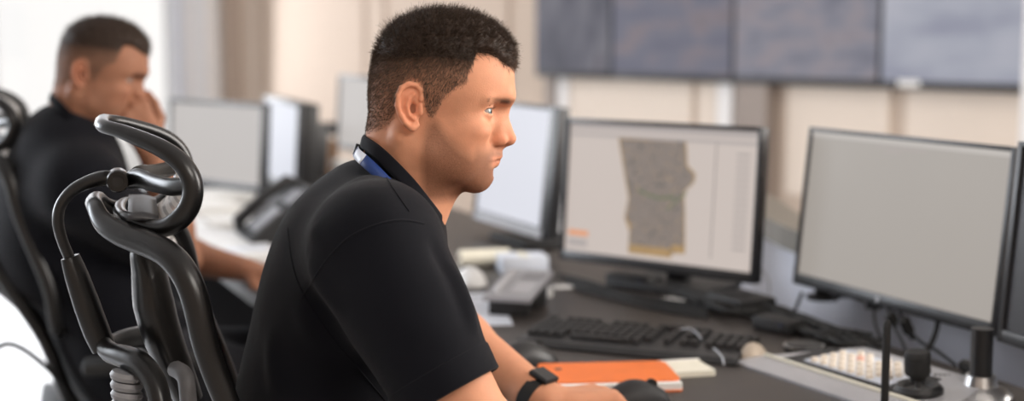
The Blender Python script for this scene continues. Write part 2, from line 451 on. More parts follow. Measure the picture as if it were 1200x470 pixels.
# ================================================================== VIDEO WALL
vm = [ramp_emit('dark wall screen', [(.3, srgb(58, 58, 68)), (.5, srgb(88, 87, 98)), (.62, srgb(108, 106, 114)), (.75, srgb(80, 74, 84))], 2.2, 1., (3, 3, 1.2)),
      ramp_emit('dusk wall screen', [(.3, srgb(92, 92, 108)), (.5, srgb(104, 104, 118)), (.6, srgb(122, 112, 118)), (.75, srgb(92, 90, 100))], 1.8, 1., (1.5, 1.5, 4)),
      ramp_emit('grey wall screen', [(.3, srgb(100, 100, 114)), (.48, srgb(124, 123, 134)), (.6, srgb(138, 130, 136)), (.75, srgb(106, 104, 116))], 2.6, 1., (1.5, 1.5, 4)),
      ramp_emit('pale wall screen', [(.3, srgb(128, 130, 148)), (.5, srgb(158, 160, 172)), (.65, srgb(172, 172, 182)), (.75, srgb(140, 142, 156))], 1.6, 1., (1, 1, 3))]
vl = ['darkest wall screen, narrow strip at the left end of the screen wall', 'dusky wall screen second from the left end above the pale wall panels',
      'mid grey wall screen between the dusky screen and the palest screen', 'palest wall screen at the right end with a white tag on its lower rim']
tt = [0, .207, .489, .771, 1.053]; VZ = 1.028
for i in range(4):
    w = (tt[i+1]-tt[i])*WL; r = thing('wall_screen', vl[i], 'screen', wl((tt[i]+tt[i+1])/2, -.02, VZ), math.atan2(WD.y, WD.x), 'screens of the video wall')
    MB().box((0, .02, .29), (w-.012, .06, .58), bev=.004).build('casing', M['dgrey'], r)
    MB().box((0, -.012, .305), (w-.03, .006, .53)).build('screen', vm[i], r, smooth=False)
    if i == 3: MB().box((-w/2+.17, -.014, .028), (.12, .004, .03)).build('tag', M['paper'], r, smooth=False)
    MB().box((0, .075, .3), (.2, .05, .3)).build('bracket', M['matte'], r)

# ================================================================== DESK
desk = thing('control_desk', 'long dark laminate control desk with monitors and cables running away into the room', 'desk', nu(1.1, 2.4))
def d_part(o): o.data.transform(Matrix.Translation(-desk.location)); o.parent = desk
S0, S1 = -.3, 5.6
q = [nu(.67, S0), nu(1.585, S0), nu(1.585, S1), nu(.67, S1)]
d_part(MB().prism([(p.x, p.y) for p in q], DZ-.028, DZ).build('worktop', M['desk'], smooth=False))
q = [nu(.662, S0), nu(.67, S0), nu(.67, S1), nu(.662, S1)]
d_part(MB().prism([(p.x, p.y) for p in q], DZ-.03, DZ-.001).build('edge_strip', M['deskedge'], smooth=False))
q = [nu(1.50, S0), nu(1.515, S0), nu(1.515, S1), nu(1.50, S1)]
d_part(MB().prism([(p.x, p.y) for p in q], .06, DZ-.03).build('modesty_panel', M['dgrey'], smooth=False))
for s in (S0+.1, 1.2, 2.6, 4.0, S1-.1):
    d_part(MB().box(nu(1.13, s, (DZ-.03)/2), (.80, .03, DZ-.03), Rz(math.atan2(NX.y, NX.x))).build('leg_panel', M['dgrey'], smooth=False))

M['off'] = mat('dark screen', (.045, .045, .05), .35, spec=.4)
# ================================================================== MONITORS
def monitor(label, pl, pr, zb, h, tilt, bez, sm, stand='foot', group='desk monitors', thick=.045, silver=False, casing='bezel'):
    pl, pr = V(*pl, 0), V(*pr, 0); wd = pr-pl; w = wd.length; wd.normalize(); rz = math.atan2(wd.y, wd.x)
    nb = V(-wd.y, wd.x, 0)
    BK = .10
    base = (pl+pr)/2 + nb*BK
    r = thing('monitor', label, 'monitor', (base.x, base.y, DZ), rz, group)
    z0 = zb-DZ; R = Rx(-tilt); o0 = V(0, -BK, z0)
    T = lambda x, y, z: o0 + R @ V(x, y, z)
    bl, br, bt, bb = bez
    cs = MB(); cs.box(T(0, thick*.35, h/2), (w, thick*.5, h), R, .004); cs.box(T(0, thick*.85, h*.45), (w*.62, thick*.7, h*.62), R, .012)
    cs.build('casing', M[casing], r)
    bz = MB()
    bz.box(T(-w/2+bl/2, 0, h/2), (bl, .014, h), R, .0015).box(T(w/2-br/2, 0, h/2), (br, .014, h), R, .0015)
    bz.box(T((bl-br)/2, 0, h-bt/2), (w-bl-br, .014, bt), R, .001).box(T((bl-br)/2, 0, bb/2), (w-bl-br, .014, bb), R, .001)
    bz.build('bezel', M['silver'] if silver else M['bezel'], r)
    sw, sh = w-bl-br, h-bt-bb; cx, cz = (bl-br)/2, bb+sh/2
    sc = MB().box(T(cx, .001, cz), (sw, .004, sh), R).build('screen', sm, r, smooth=False)
    if stand == 'foot':
        MB().box((0, .0, z0*.5+.10), (.055, .022, z0+.20), bev=.004).build('stand_neck', M['matte'], r)
        MB().box((0, -.02, .008), (.24, .18, .016), bev=.006).build('stand_base', M['matte'], r)
    elif stand == 'arm':
        MB().box((0, -.02, z0+.16), (.10, .05, .10), bev=.006).build('mount', M['matte'], r)
        MB().tube([(0, -.01, z0+.16), (-.10, .05, z0+.15), (-.20, .03, z0+.14), (-.20, .03, 0)], .015, 12).build('arm', M['matte'], r)
    else:
        MB().tube([(0, .02, 0.012), (0, .02, z0+.30)], .0165, 16).build('pole', M['matte'], r)
        MB().box((0, -.02, z0+.17), (.10, .10, .10), bev=.006).build('mount', M['matte'], r)
        MB().lathe([(.0, 0), (.062, 0), (.064, .006), (.055, .014), (.030, .02), (.024, .034), (0, .034)], (0, .02, 0)).build('stand_base', M['steel'], r)
    r['_T'] = 0; del r['_T']
    S = lambda u, v, lift=.0016: T(cx-sw/2+u*sw, -.001-lift, bb+sh*(1-v))
    return r, S, sc, R, sw, sh
def facing(a, b): return None
e_mid = emit('map program screen', srgb(199, 187, 180), 1., .03)
e_right = emit('grey screen', srgb(164, 157, 150), 1., .05, 2)
e_white = emit('white screen', srgb(212, 213, 222), 1., .06, 4)
e_far = emit('far grey screen', srgb(182, 176, 172), 1., .03)
e_bar = emit('tool bar', srgb(172, 163, 160), 1.); e_line = emit('dark line', srgb(128, 120, 118), 1.); e_or = emit('orange text', srgb(224, 150, 104), 1., .2, 300)
e_gr = emit('list text', srgb(168, 158, 154), 1.)
e_map = ramp_emit('street map', [(.32, srgb(92, 88, 84)), (.47, srgb(142, 130, 122)), (.56, srgb(120, 110, 104)), (.68, srgb(162, 142, 122))], 95, 1., detail=8)
e_edge = ramp_emit('map rim', [(.3, srgb(128, 104, 74)), (.5, srgb(176, 144, 100)), (.7, srgb(140, 120, 84))], 60, 1.)

# the right one: plain grey screen
mr, S, sc, R, sw, sh = monitor('black monitor with a plain grey screen, rightmost full monitor above the joystick console', (.575, 2.85), (.808, 2.33), .788, .318, .10, (.008, .010, .008, .022), e_right, stand='arm')
MB().box(S(.03, .016), (0, 0, 0)) if False else None
def ui(S, R, u0, u1, v0, v1, m, name, par, lift=.0016):
    MB().grid([[S(u0, v1, lift), S(u1, v1, lift)], [S(u0, v0, lift), S(u1, v0, lift)]]).build(name, m, par, smooth=False)
ui(S, R, 0, 1, 0, .035, emit('faint tool bar', srgb(184, 178, 172), 1.), 'tool_bar', sc)
ui(S, R, .36, .62, .05, .062, e_gr, 'text_line', sc); ui(S, R, .42, .50, .08, .092, e_gr, 'text_line', sc)
lg = MB().lathe([(0, 0), (.0055, 0), (.0055, .0015), (0, .0015)], S(.47, 1.035, .006), 16, R @ Rx(PI/2)); lg.build('logo', M['silver'], mr)
# the middle one: map program
mm, S, sc, R, sw, sh = monitor('black monitor showing a street map, between the white-screened monitor and the plain grey one', (.110, 3.17), (.492, 2.84), .787, .318, .075, (.010, .010, .010, .022), e_mid)
ui(S, R, 0, 1, 0, .05, e_bar, 'menu_bar', sc); ui(S, R, 0, 1, .075, .10, e_bar, 'tool_bar', sc)
ui(S, R, .795, .80, .10, .93, e_line, 'divider', sc)
for i in range(16): ui(S, R, .90, .965, .16+.045*i, .178+.045*i, e_gr, 'text_line', sc)
ui(S, R, .02, .135, .835, .875, e_or, 'orange_text', sc); ui(S, R, .02, .13, .90, .96, e_bar, 'text_box', sc)
def poly_ui(pts, m, name, lift):
    mb = MB(); mb.add([S(u, v, lift) for u, v in pts], [tuple(range(len(pts)))]); mb.build(name, m, sc, smooth=False)
mo = [(.278, .10), (.642, .085), (.655, .27), (.70, .33), (.695, .39), (.645, .47), (.655, .60), (.668, .92), (.60, .93), (.595, .965), (.365, .965), (.365, .80), (.335, .70), (.35, .55), (.325, .40)]
poly_ui(mo, e_edge, 'map_rim', .0015)
cx_, cy_ = .5, .48
poly_ui([(cx_+(u-cx_)*.955, cy_+(v-cy_)*(.97 if v < .5 else .86)) for u, v in mo], e_map, 'map', .002)
e_riv = emit('map river', srgb(104, 112, 84), 1.)
mb = MB()
for pts in ([(.40, .47), (.45, .50), (.52, .52), (.60, .50)], [(.56, .60), (.60, .54), (.66, .46)]):
    for (u0, v0), (u1, v1) in zip(pts, pts[1:]):
        mb.add([S(u0, v0, .0024), S(u1, v1, .0024), S(u1, v1+.02, .0024), S(u0, v0+.02, .0024)], [(0, 1, 2, 3)])
mb.build('map_river', e_riv, sc, smooth=False)
# the white one behind the face
monitor('monitor with a blank white screen and silver lower rim behind the front man\'s face', (-.105, 3.95), (.092, 3.50), .782, .33, .10, (.012, .050, .010, .024), e_white, silver=False)
lowrim = kids(bpy.data.objects['monitor.002'])
# its pale lower rim
m3 = bpy.data.objects['monitor.002']; 
MB().box((0, -.109, .0525), (.44, .004, .022), Rx(-.10)).build('lower_rim', M['silver'], m3)
# dark backed screen standing edge-on between white and map monitors
# slim fourth one at the right edge
monitor('switched-off black monitor cut off by the right edge, beside the plain grey one', (.775, 2.22), (.93, 1.72), .806, .318, .08, (.012, .008, .008, .020), M['off'], stand='pole')
# far ones
def far_mon(label, x0, x1, d0, d1, zb, h, m, **k):
    a, b = at(x0, 150, d0), at(x1, 150, d1); return monitor(label, (a.x, a.y), (b.x, b.y), zb, h, .06, (.014, .014, .014, .022), m, group='monitors along the far end of the desk', **k)
far_mon('grey-screened monitor beyond the seated second man, leftmost on the far desk', 196, 306, 5.15, 4.75, .76, .30, e_far)
far_mon('steeply turned monitor with a thick dark side, between the two grey far monitors', 306, 346, 5.4, 4.75, .75, .31, emit('bluish screen', srgb(196, 198, 208), 1.), thick=.11, casing='black')
far_mon('farthest grey monitor just behind the back of the front man', 394, 446, 5.75, 5.35, .83, .30, e_far)

# ================================================================== THINGS ON THE DESK
ROTN = math.atan2(NX.y, NX.x); ROTU = math.atan2(UX.y, UX.x)
# keyboard
kc = V(.222, 2.475, DZ); kr = math.atan2(-.40, .91)
def keyboard(name, label, loc, rz, mb_, mk, w=.40, dep=.165, keys=True, group=None):
    r = thing(name, label, 'keyboard', loc, rz, group)
    b = MB(); prof = [(-dep/2, .004), (-dep/2+.01, .012), (dep/2-.006, .022), (dep/2, .018), (dep/2, 0), (-dep/2, 0)]
    n = len(prof); vs = [(-w/2, y, z) for y, z in prof]+[(w/2, y, z) for y, z in prof]
    b.add(vs, [tuple(range(n)), tuple(range(n, 2*n))[::-1]]+[(i, (i+1) % n, n+(i+1) % n, n+i) for i in range(n)])
    b.build('body', mb_, r, smooth=False)
    if not keys:
        return r
    km = bpy.data.meshes.new('key'); 
    bm = bmesh.new()
    pr = [(-.0078, -.0078, 0), (.0078, -.0078, 0), (.0078, .0078, 0), (-.0078, .0078, 0), (-.0058, -.005, .008), (.0058, -.005, .008), (.0058, .0062, .008), (-.0058, .0062, .008)]
    vv = [bm.verts.new(p) for p in pr]
    for f in ((3, 2, 1, 0), (4, 5, 6, 7), (0, 1, 5, 4), (1, 2, 6, 5), (2, 3, 7, 6), (3, 0, 4, 7)): bm.faces.new([vv[i] for i in f])
    bm.to_mesh(km); bm.free(); km.materials.append(mk)
    xs = [-.186+.0178*i for i in range(15)]+[.092+.0178*i for i in range(2)]+[.137+.0178*i for i in range(4)]
    sl = .010/(dep-.016)
    cnt = 0
    for row in range(6):
        y = dep/2-.018-row*.0195-(.004 if row else 0)
        for i, x in enumerate(xs):
            if row == 5 and 3 < i < 10: continue
            if row in (3,) and 14 < i < 17: continue
            if row == 0 and (i in (1, 6, 11) or i > 16): continue
            if cnt >= 98: break
            if row > 0 and i in (13,): continue
            o = bpy.data.objects.new('key', km); C.objects.link(o); o.parent = r; o.location = (x, y, .0125+sl*(y+dep/2-.01)); o.rotation_euler = (sl, 0, 0); cnt += 1
    y = dep/2-.018-5*.0195-.004
    MB().box((-.062, y, .0165), (.100, .0155, .008), bev=.0015).build('space_bar', mk, r)
    return r
M['key'] = mat('black keycap', (.016, .016, .017), .42)
keyboard('keyboard', 'black full-size keyboard lying askew on the dark desk before the map monitor', kc, kr, M['black'], M['key'])
# orange notebook
nbk = thing('notebook', 'orange covered notebook with white pages beside the watch wrist', 'notebook', (.155, 2.218, DZ), .10)
MB().prism(rrect(.206, .142, .004), .0025, .0125).build('pages', M['paper'], nbk, smooth=False)
nbk_cover = MB().prism(rrect(.212, .132, .014), .0127, .0147, c=(-.002, .008, 0)); nbk_cover.prism(rrect(.210, .148, .012), 0, .0022)
nbk_cover.build('cover', M['orange'], nbk, smooth=False)
MB().lathe([(0, 0), (.006, 0), (.006, .0006), (0, .0006)], (-.078, .03, .0148), 16).build('dark_spot', M['dgrey'], nbk)
pd = thing('note_pad', 'small cream note pad sticking out behind the orange notebook', 'note pad', (.285, 2.285, DZ), .25)
MB().prism(rrect(.075, .075, .003), 0, .009).build('sheets', M['cream'], pd, smooth=False); MB().box((0, .0355, .006), (.074, .004, .0125)).build('gum_edge', M['paper'], pd, smooth=False)
# mice
def mouse(label, loc, rz, m, group='computer mice', sc=1., wheel=True):
    r = thing('mouse', label, 'mouse', loc, rz, group)
    rows = []
    for i in range(13):
        t = i/12; x = (t-.5)*.11*sc; e = math.sqrt(max(0, 1-(2*t-1)**2))**.7; wv = .031*sc*e*(1-.08*math.sin(PI*t)); hh = .036*sc*e*(.75+.45*math.sin(PI*min(1, t*1.1)))*.8
        rows.append([V(x, wv*math.cos(a), .002+max(0, hh*math.sin(a)) if 0 <= a <= PI+.01 else .002) for a in [PI*k/12 for k in range(13)]])
    b = MB().grid(rows); b.uv = {}
    nc = 13; b.f.append(tuple(range(nc))); b.f.append(tuple(12*nc+k for k in range(nc))[::-1])
    b.f += [(i*nc, (i+1)*nc, (i+1)*nc+nc-1, i*nc+nc-1)[::-1] for i in range(12)]
    b.build('shell', m, r)
    if wheel:
        MB().lathe([(0, -.003), (.009, -.003), (.009, .003), (0, .003)], (.024*sc, 0, .027*sc), 14, Rx(PI/2)).build('scroll_wheel', M['rubber'], r)
    return r
mouse('black mouse under the fingers of the hand with the watch', (.186, 2.085, DZ), .25, M['matte'])
p = V(.020, 2.335, DZ); mouse('glossy black mouse behind the bare forearm, left of the orange notebook', p, .5, M['black'], sc=1.15)
p = onz(551, 333, DZ); mouse('white mouse lying left of the grey desk phone', p, 1.9, M['white'], sc=1.1)
p = onz(882, 420, DZ); mouse('beige mouse between the black keyboard and the joystick console', p, 1.2, M['beige'], sc=.75, wheel=False)
# black puck
p = onz(942, 414, DZ); r = thing('puck_speaker', 'small glossy black round puck on the desk behind the cream buttons', 'puck', p)
MB().lathe([(0, 0), (.030, 0), (.034, .006), (.034, .012), (.029, .018), (.012, .020), (0, .020)], n=28).build('body', M['black'], r)
MB().lathe([(.030, .0125), (.0352, .0125), (.0352, .015), (.030, .015)], n=28).build('chrome_ring', M['steel'], r)
p = onz(972, 402, DZ); r = thing('puck', 'tiny beige cap standing right beside the black puck', 'cap', p)
MB().lathe([(0, 0), (.008, 0), (.009, .006), (.006, .012), (0, .013)], n=16).build('cap', M['cream'], r)
MB().lathe([(.009, 0), (.011, 0), (.011, .003), (.009, .003)], n=16).build('cap_ring', M['dgrey'], r)
# joystick console
jA = V(.372, 2.345, DZ); jw = V(.47, -.883, 0); jd = V(.883, .47, 0)
jr = thing('joystick_console', 'silver camera control console with cream buttons and a black joystick', 'control console', jA, math.atan2(jw.y, jw.x))
# local x runs along jw (towards the viewer), local y along jd (away from the sitter)
JL, JD = .41, .205
def jz(y): return .012 + .012*max(0, (y-.05))/(JD-.05)
rows = []
for i in range(17):
    t = i/16; y = JD*t; L0 = .085*t+.012*(1-math.sin(PI*min(1, .25+t*.6))); L1 = JL-.05*t*t+.01*math.sin(PI*t)
    z = jz(y) if y > .05 else .004+.008*math.sin(PI/2*y/.05)
    rows.append([V(L0+(L1-L0)*k/14, y, z) for k in range(15)])
top = MB(); nc = 15
allr = [[V(p.x, p.y, 0) for p in r] for r in rows]
b1 = top.add([p for r in rows for p in r], []); b2 = top.add([p for r in allr for p in r], [])
for i in range(16):
    for j in range(14):
        a = i*nc+j; top.f.append((b1+a, b1+a+1, b1+a+nc+1, b1+a+nc)); top.f.append((b2+a, b2+a+nc, b2+a+nc+1, b2+a+1))
for j in range(14): top.f.append((b1+j, b2+j, b2+j+1, b1+j+1)); a = 16*nc+j; top.f.append((b1+a, b1+a+1, b2+a+1, b2+a))
for i in range(16): a = i*nc; top.f.append((b1+a, b1+a+nc, b2+a+nc, b2+a)); a = i*nc+nc-1; top.f.append((b1+a, b2+a, b2+a+nc, b1+a+nc))
top.build('body', M['silver'], jr, ang=50)
sl = math.atan(.012/(JD-.05)); RS = Rx(sl)
def jp(x, y, l=0): return V(x, y, jz(y)) + RS @ V(0, 0, l)
MB().box(jp(.21, .050, .002), (.38, .006, .006), RS, .002).build('trim_bar', M['cream'], jr)
MB().box(jp(.185, .110, .0005), (.255, .105, .003), RS, .001).build('dark_plate', M['matte'], jr)
MB().box(jp(.192, .120, .002), (.195, .095, .004), RS, .001).build('keypad_plate', M['ltgrey'], jr)
bm_ = MB().lathe([(0, 0), (.0068, 0), (.0068, .004), (.005, .0065), (0, .007)], n=12)
first = {}
for i in range(8):
    for j in range(5):
        if (i, j) in ((3, 4), (7, 0), (0, 4)): continue
        key = 'p' if (i, j) in ((2, 3),) else 'c'
        if key not in first:
            o = bm_.build('button', M['pinkbtn'] if key == 'p' else M['cbtn'], jr); first[key] = o
        else: o = first[key].copy(); C.objects.link(o)
        if key == 'p': o['label'] = 'salmon coloured button'
        o.location = jp(.114+.0215*i, .080+.0195*j, .004); o.rotation_euler = (sl, 0, 0)
jx, jy = .338, .090
MB().lathe([(.0, 0), (.037, 0), (.037, .006), (.031, .013), (.024, .011), (.020, .006), (0, .006)], jp(jx, jy, .001), 28, RS).build('joystick_collar', M['black'], jr)
ax = RS @ V(0, 0, 1)
st = thing
js = MB().tube([jp(jx, jy, .004), jp(jx, jy, .040)], .0042, 12).build('joystick_shaft', M['steel'], jr)
MB().lathe([(0, .019), (.011, .019), (.0125, .025), (.018, .028), (.0195, .032), (.0195, .050), (.018, .0515), (.0195, .053), (.0195, .060), (.017, .064), (.0, .065)], jp(jx, jy, 0), 28, RS).build('joystick_knob', M['rubber'], jr)
# stick microphone
p = onz(1036, 492, DZ); r = thing('stick_microphone', 'thin black upright rod standing in front of the joystick console', 'microphone', p)
MB().tube([(0, 0, .01), (0, 0, .06), (.0, .0, .135), (.0005, 0, .142), (.001, 0, .146)], [.0058, .0058, .0058, .0048, .0022], 14).build('rod', M['rubber'], r)
MB().lathe([(0, 0), (.032, 0), (.033, .005), (.012, .012), (0, .013)], n=24).build('foot', M['matte'], r)
# desk phone
p = onz(608, 362, DZ); r = thing('desk_phone', 'pale grey slanted desk phone with a black foot, left of the black keyboard', 'telephone', p, -.30)
r.scale = (.78, .85, .85)
prof = [(-.10, .044), (.10, .078), (.10, .066), (-.10, .034)]
b = MB(); vs = [(-.062, y, z) for y, z in prof]+[(.062, y, z) for y, z in prof]
b.add(vs, [(0, 1, 2, 3), (7, 6, 5, 4)]+[(i, (i+1) % 4, 4+(i+1) % 4, 4+i) for i in range(4)]); b.build('body', M['phone'], r, smooth=False)
MB().box((0, .04, .027), (.10, .09, .054), bev=.004).build('foot', M['matte'], r)
MB().box((0, -.07, .018), (.10, .04, .036), bev=.002).build('front_foot', M['matte'], r)
a_ = math.atan(.17)
hs = MB(); hs.tube([V(-.036, -.085, .046), V(-.036, -.06, .055), V(-.036, .04, .073), V(-.036, .075, .076)], [.007, .010, .010, .007], 10); hs.build('handset', M['silver'], r)
kp = MB().box((.022, -.03, .0565), (.052, .07, .003), Rx(a_)).build('keypad', M['silver'], r)
MB().box((.022, .055, .0715), (.055, .04, .003), Rx(a_)).build('display', M['grey'], r)
# paper, roll and bits near the phone
def sheet(name, label, px, py, w, d, rz, m='paper', h=.001, group=None, n=1):
    p = onz(px, py, DZ); r = thing(name, label, 'paper', p, rz, group); mb = MB()
    for i in range(n): mb.prism(rrect(w*(1-.01*i), d, .003), h*i, h*(i+1)-.0001, Rz(.05*math.sin(i*2.1)) if n > 1 else None)
    mb.build('sheets', M[m], r, smooth=False); MB().prism(rrect(w*.7, d*.04, .001), h*n, h*n+.0003, c=(0, d*.36, 0)).build('printed_heading', M['grey'], r, smooth=False); return r
sheet('paper_sheet', 'pale paper sheet on the desk just behind the black sleeve', 548, 362, .15, .34, .1, 'ltgrey')
p = onz(572, 312, DZ); r = thing('paper_roll', 'cream paper roll lying behind the white mouse', 'paper roll', p, .25)
MB().tube([(-.07, 0, .021), (.05, 0, .021)], .021, 18).build('roll', M['cream'], r); MB().tube([(-.072, 0, .021), (-.0702, 0, .021)], .007, 12).build('core', M['brown'], r)
p = onz(612, 318, DZ); r = thing('paper_box', 'low pale carton lying behind the grey desk phone', 'box', p, .2)
MB().box((0, 0, .02), (.11, .08, .04), bev=.003).build('carton', M['ltgrey'], r); MB().box((0, 0, .0405), (.02, .08, .001)).build('tape', M['cream'], r, smooth=False)
sheet('paper_slip', 'small white slip of paper on the desk left of the map monitor foot', 662, 336, .05, .04, .3)
sheet('paper_slip', 'crumpled white slip on the desk under the map monitor', 786, 352, .05, .05, .9)
p = onz(655, 345, DZ); r = thing('pen_cap', 'tiny white cap lying near the grey phone', 'cap', onz(644, 348, DZ))
MB().lathe([(0, 0), (.006, 0), (.006, .02), (0, .021)], n=14).build('cap', M['white'], r); MB().box((.007, 0, .012), (.002, .004, .016)).build('clip', M['white'], r)
# boxes behind the keyboard
def blackbox(label, px, py, sx, sy, sz, rz, name='adapter_box'):
    p = onz(px, py, DZ); r = thing(name, label, 'adapter', p, rz, 'black adapters at the back of the desk')
    MB().box((0, 0, sz/2), (sx, sy, sz), bev=.006).build('case', M['matte'], r)
    MB().box((0, -sy/2-.0005, sz*.5), (sx*.6, .001, sz*.3)).build('vent', M['dgrey'], r, smooth=False)
    MB().lathe([(0, 0), (.002, 0), (.002, .001), (0, .001)], (sx*.3, -sy/2, sz*.7), 8, Rx(PI/2)).build('status_light', M['blue'], r)
    return r
blackbox('black network box on the desk below the right corner of the map monitor', 868, 362, .12, .09, .03, -1.1)
blackbox('small black adapter lying behind the top right corner of the keyboard', 912, 388, .09, .05, .026, -.9)
blackbox('black power brick beneath the map monitor at the edge of the desk', 742, 336, .11, .06, .03, -.6)
# cables
def cable(label, pts, r=.003, m='rubber', name='cable', group='black cables along the back of the desk', n=8, cat='cable'):
    P = spline(pts, n); o = P[0]
    ob = MB().tube(P, r, 8).build(name, M[m], None, off=o); ob.location = o; tag(ob, label, cat, group); return ob
def oz(x, y, l=.004): return onz(x, y, DZ+l)
lab = 'black cable in the tangle along the back edge of the desk'
for i in range(13):
    x0, x1 = 800+rng.uniform(-15, 25), 1010+rng.uniform(-60, 30); pts = []
    for j in range(6):
        t = j/5; x = x0+(x1-x0)*t; y = 343+(x-815)*.275+rng.uniform(-9, 13); pts.append(oz(x, y, .004+rng.uniform(0, .020)))
    cable(lab, pts, float(rng.uniform(.0025, .005)))
for i in range(4):
    pts = [oz(655+i*6, 322+i*5, .004), oz(690, 330+i*4, .008), oz(735, 345+i*3, .006), oz(780, 352+i*4, .004), oz(830, 360+i*4, .006)]
    cable('black cable running along the desk under the map monitor', pts, .0035, group='black cables under the map monitor')
def hang(label, pp_, r, d, **k): cable(label, [at(x, y, dd) for (x, y), dd in zip(pp_, d)], r, **k)
hang('thin black cable hanging from the left under the plain grey monitor', [(1024, 355), (1026, 380), (1036, 402), (1056, 420), (1090, 432)], .0028, (2.62, 2.6, 2.55, 2.48, 2.36), group='cables hanging under the plain grey monitor')
hang('thin black cable with a fat plug hanging in the middle under the grey monitor', [(1040, 358), (1047, 380), (1058, 402), (1066, 424)], .0028, (2.58, 2.56, 2.5, 2.44), group='cables hanging under the plain grey monitor')
hang('black cable slanting right under the grey monitor', [(1052, 360), (1062, 382), (1078, 400), (1096, 410), (1120, 428)], .003, (2.56, 2.54, 2.5, 2.45, 2.37), group='cables hanging under the plain grey monitor')
hang('thick black cable curving down under the right half of the grey monitor', [(1099, 365), (1098, 385), (1088, 408), (1070, 424), (1052, 430)], .0048, (2.5, 2.48, 2.45, 2.42, 2.41), group='cables hanging under the plain grey monitor')
for lab2, a, b, dd in (('fat black cable plug under the middle of the grey monitor', (1058, 372), (1067, 392), 2.535), ('smaller black cable plug left of the fat plug', (1042, 366), (1048, 380), 2.56)):
    A_, B_ = at(*a, dd), at(*b, dd); r = thing('cable_plug', lab2, 'plug', A_)
    MB().tube([(0, 0, 0), (B_-A_)*.15, (B_-A_)*.85, (B_-A_)], [.005, .0105, .0105, .005], 12).build('plug_body', M['rubber'], r)
    MB().tube([(B_-A_)*.98, (B_-A_)*1.3], [.006, .0035], 10).build('strain_relief', M['matte'], r)
hang('pale thin wire arching up from the desk between the two large screens', [(893, 316), (901, 330), (900, 348), (890, 362), (870, 372)], .0016, (2.95, 2.92, 2.88, 2.8, 2.75), m='grey', group='thin wires')
cable('thin white wire lying across the black keyboard', [oz(797, 386, .030), oz(807, 385, .031), oz(815, 389, .030), oz(822, 397, .029)], .001, 'ltgrey', group='thin wires')
cable('thin white wire dropping over the front corner of the keyboard', [oz(836, 408, .028), oz(842, 413, .028), oz(847, 420, .024), oz(848, 428, .016)], .001, 'ltgrey', group='thin wires')
b = V(.712, 2.115, DZ); r = thing('monitor_pole', 'black pole on a round steel foot at the right edge, under the cut-off monitor', 'post', b)
MB().tube([(0, 0, .03), (0, 0, .108)], .0165, 16).build('pole', M['black'], r); MB().lathe([(0, 0), (.046, 0), (.048, .006), (.042, .014), (.026, .02), (.022, .036), (0, .036)], n=28).build('foot', M['steel'], r)
# coiled cord
A_, B_ = oz(1012, 424, .012), oz(1142, 441, .014); pts = []
ctrl = spline([A_, oz(1060, 440, .012), oz(1105, 446, .013), B_, oz(1130, 428, .02)], 60); turns = 34
for i, p in enumerate(ctrl):
    a = 2*PI*turns*i/len(ctrl); t = (ctrl[min(i+1, len(ctrl)-1)]-ctrl[max(0, i-1)]).normalized(); s_ = t.cross(V(0, 0, 1)).normalized()
    pts.append(p+s_*(.0085*math.cos(a))+V(0, 0, .0085*math.sin(a)))
ob = MB().tube(pts, .0028, 6).build('coiled_cord', M['rubber'], None, off=pts[0]); ob.location = pts[0]; tag(ob, 'black coiled phone cord lying behind the joystick console', 'cord')
# monitor arm posts behind the right monitor
for lab2, px, d, rr, m in (('thick black post between map monitor and plain grey monitor, behind the cables', 963, 2.93, .017, 'matte'), ('thin grey post right of the thick black post', 988, 2.96, .012, 'grey')):
    b = at(px, 380, d); r = thing('support_post', lab2, 'post', (b.x, b.y, DZ))
    MB().tube([(0, 0, 0.008), (0, 0, .22)], rr, 14).build('tube', M[m], r); MB().lathe([(0, 0), (rr*2, 0), (rr*2, .008), (0, .009)], n=20).build('foot_plate', M['matte'], r)
hang('short black lead slanting down at the left lower corner of the grey monitor', [(940, 343), (934, 358), (928, 370)], .0035, (2.86, 2.84, 2.8))

# ---- far desk clutter
p = onz(252, 283, DZ); keyboard('pale_keyboard', 'white keyboard nearest the arm of the second man on the far desk', p, ROTU+PI+.5, M['white'], M['white'], .34, .15, False)
p = onz(292, 303, DZ); r = thing('paper_tray', 'flat white folder on the desk right of the second man\'s elbow', 'folder', p, ROTU)
MB().box((0, 0, .011), (.20, .14, .022), bev=.003).build('folder_body', M['white'], r); MB().box((.02, 0, .0225), (.06, .10, .001)).build('folder_label', M['ltgrey'], r, smooth=False)
sheet('paper_pile', 'white paper pile on the far desk below the leftmost far monitor', 232, 247, .30, .21, ROTU+.2, n=8, h=.003, group='paper piles on the far desk')
sheet('paper_pile', 'thin white paper pile between the white keyboard and the farther pile', 262, 262, .26, .16, ROTU, n=5, h=.003, group='paper piles on the far desk')
sheet('paper_pile', 'farthest white paper pile close to the foot of the far monitors', 262, 231, .26, .21, ROTU-.3, n=6, h=.003, group='paper piles on the far desk')
p = onz(376, 205, DZ); r = thing('carton', 'blurred brown carton on the far desk beside the turned monitor', 'box', p, .3)
MB().box((0, 0, .07), (.12, .12, .14), bev=.003).build('carton_body', M['brown'], r); MB().box((0, 0, .1405), (.12, .03, .001)).build('tape', M['cream'], r, smooth=False)
p = onz(386, 212, DZ); p = p+V(.06, -.12, 0); r = thing('mug', 'white mug in front of the brown carton on the far desk', 'mug', p)
MB().lathe([(0, 0), (.035, 0), (.04, .09), (.036, .09), (.031, .008), (0, .008)], n=24).build('cup', M['white'], r)
MB().tube(spline([(.038, 0, .075), (.065, 0, .065), (.062, 0, .03), (.036, 0, .02)], 5), .005, 8).build('handle', M['white'], r)
p = at(366, 168, 5.9); r = thing('wall_shelf', 'small dark box on a post behind the brown carton', 'box', (p.x, p.y, DZ))
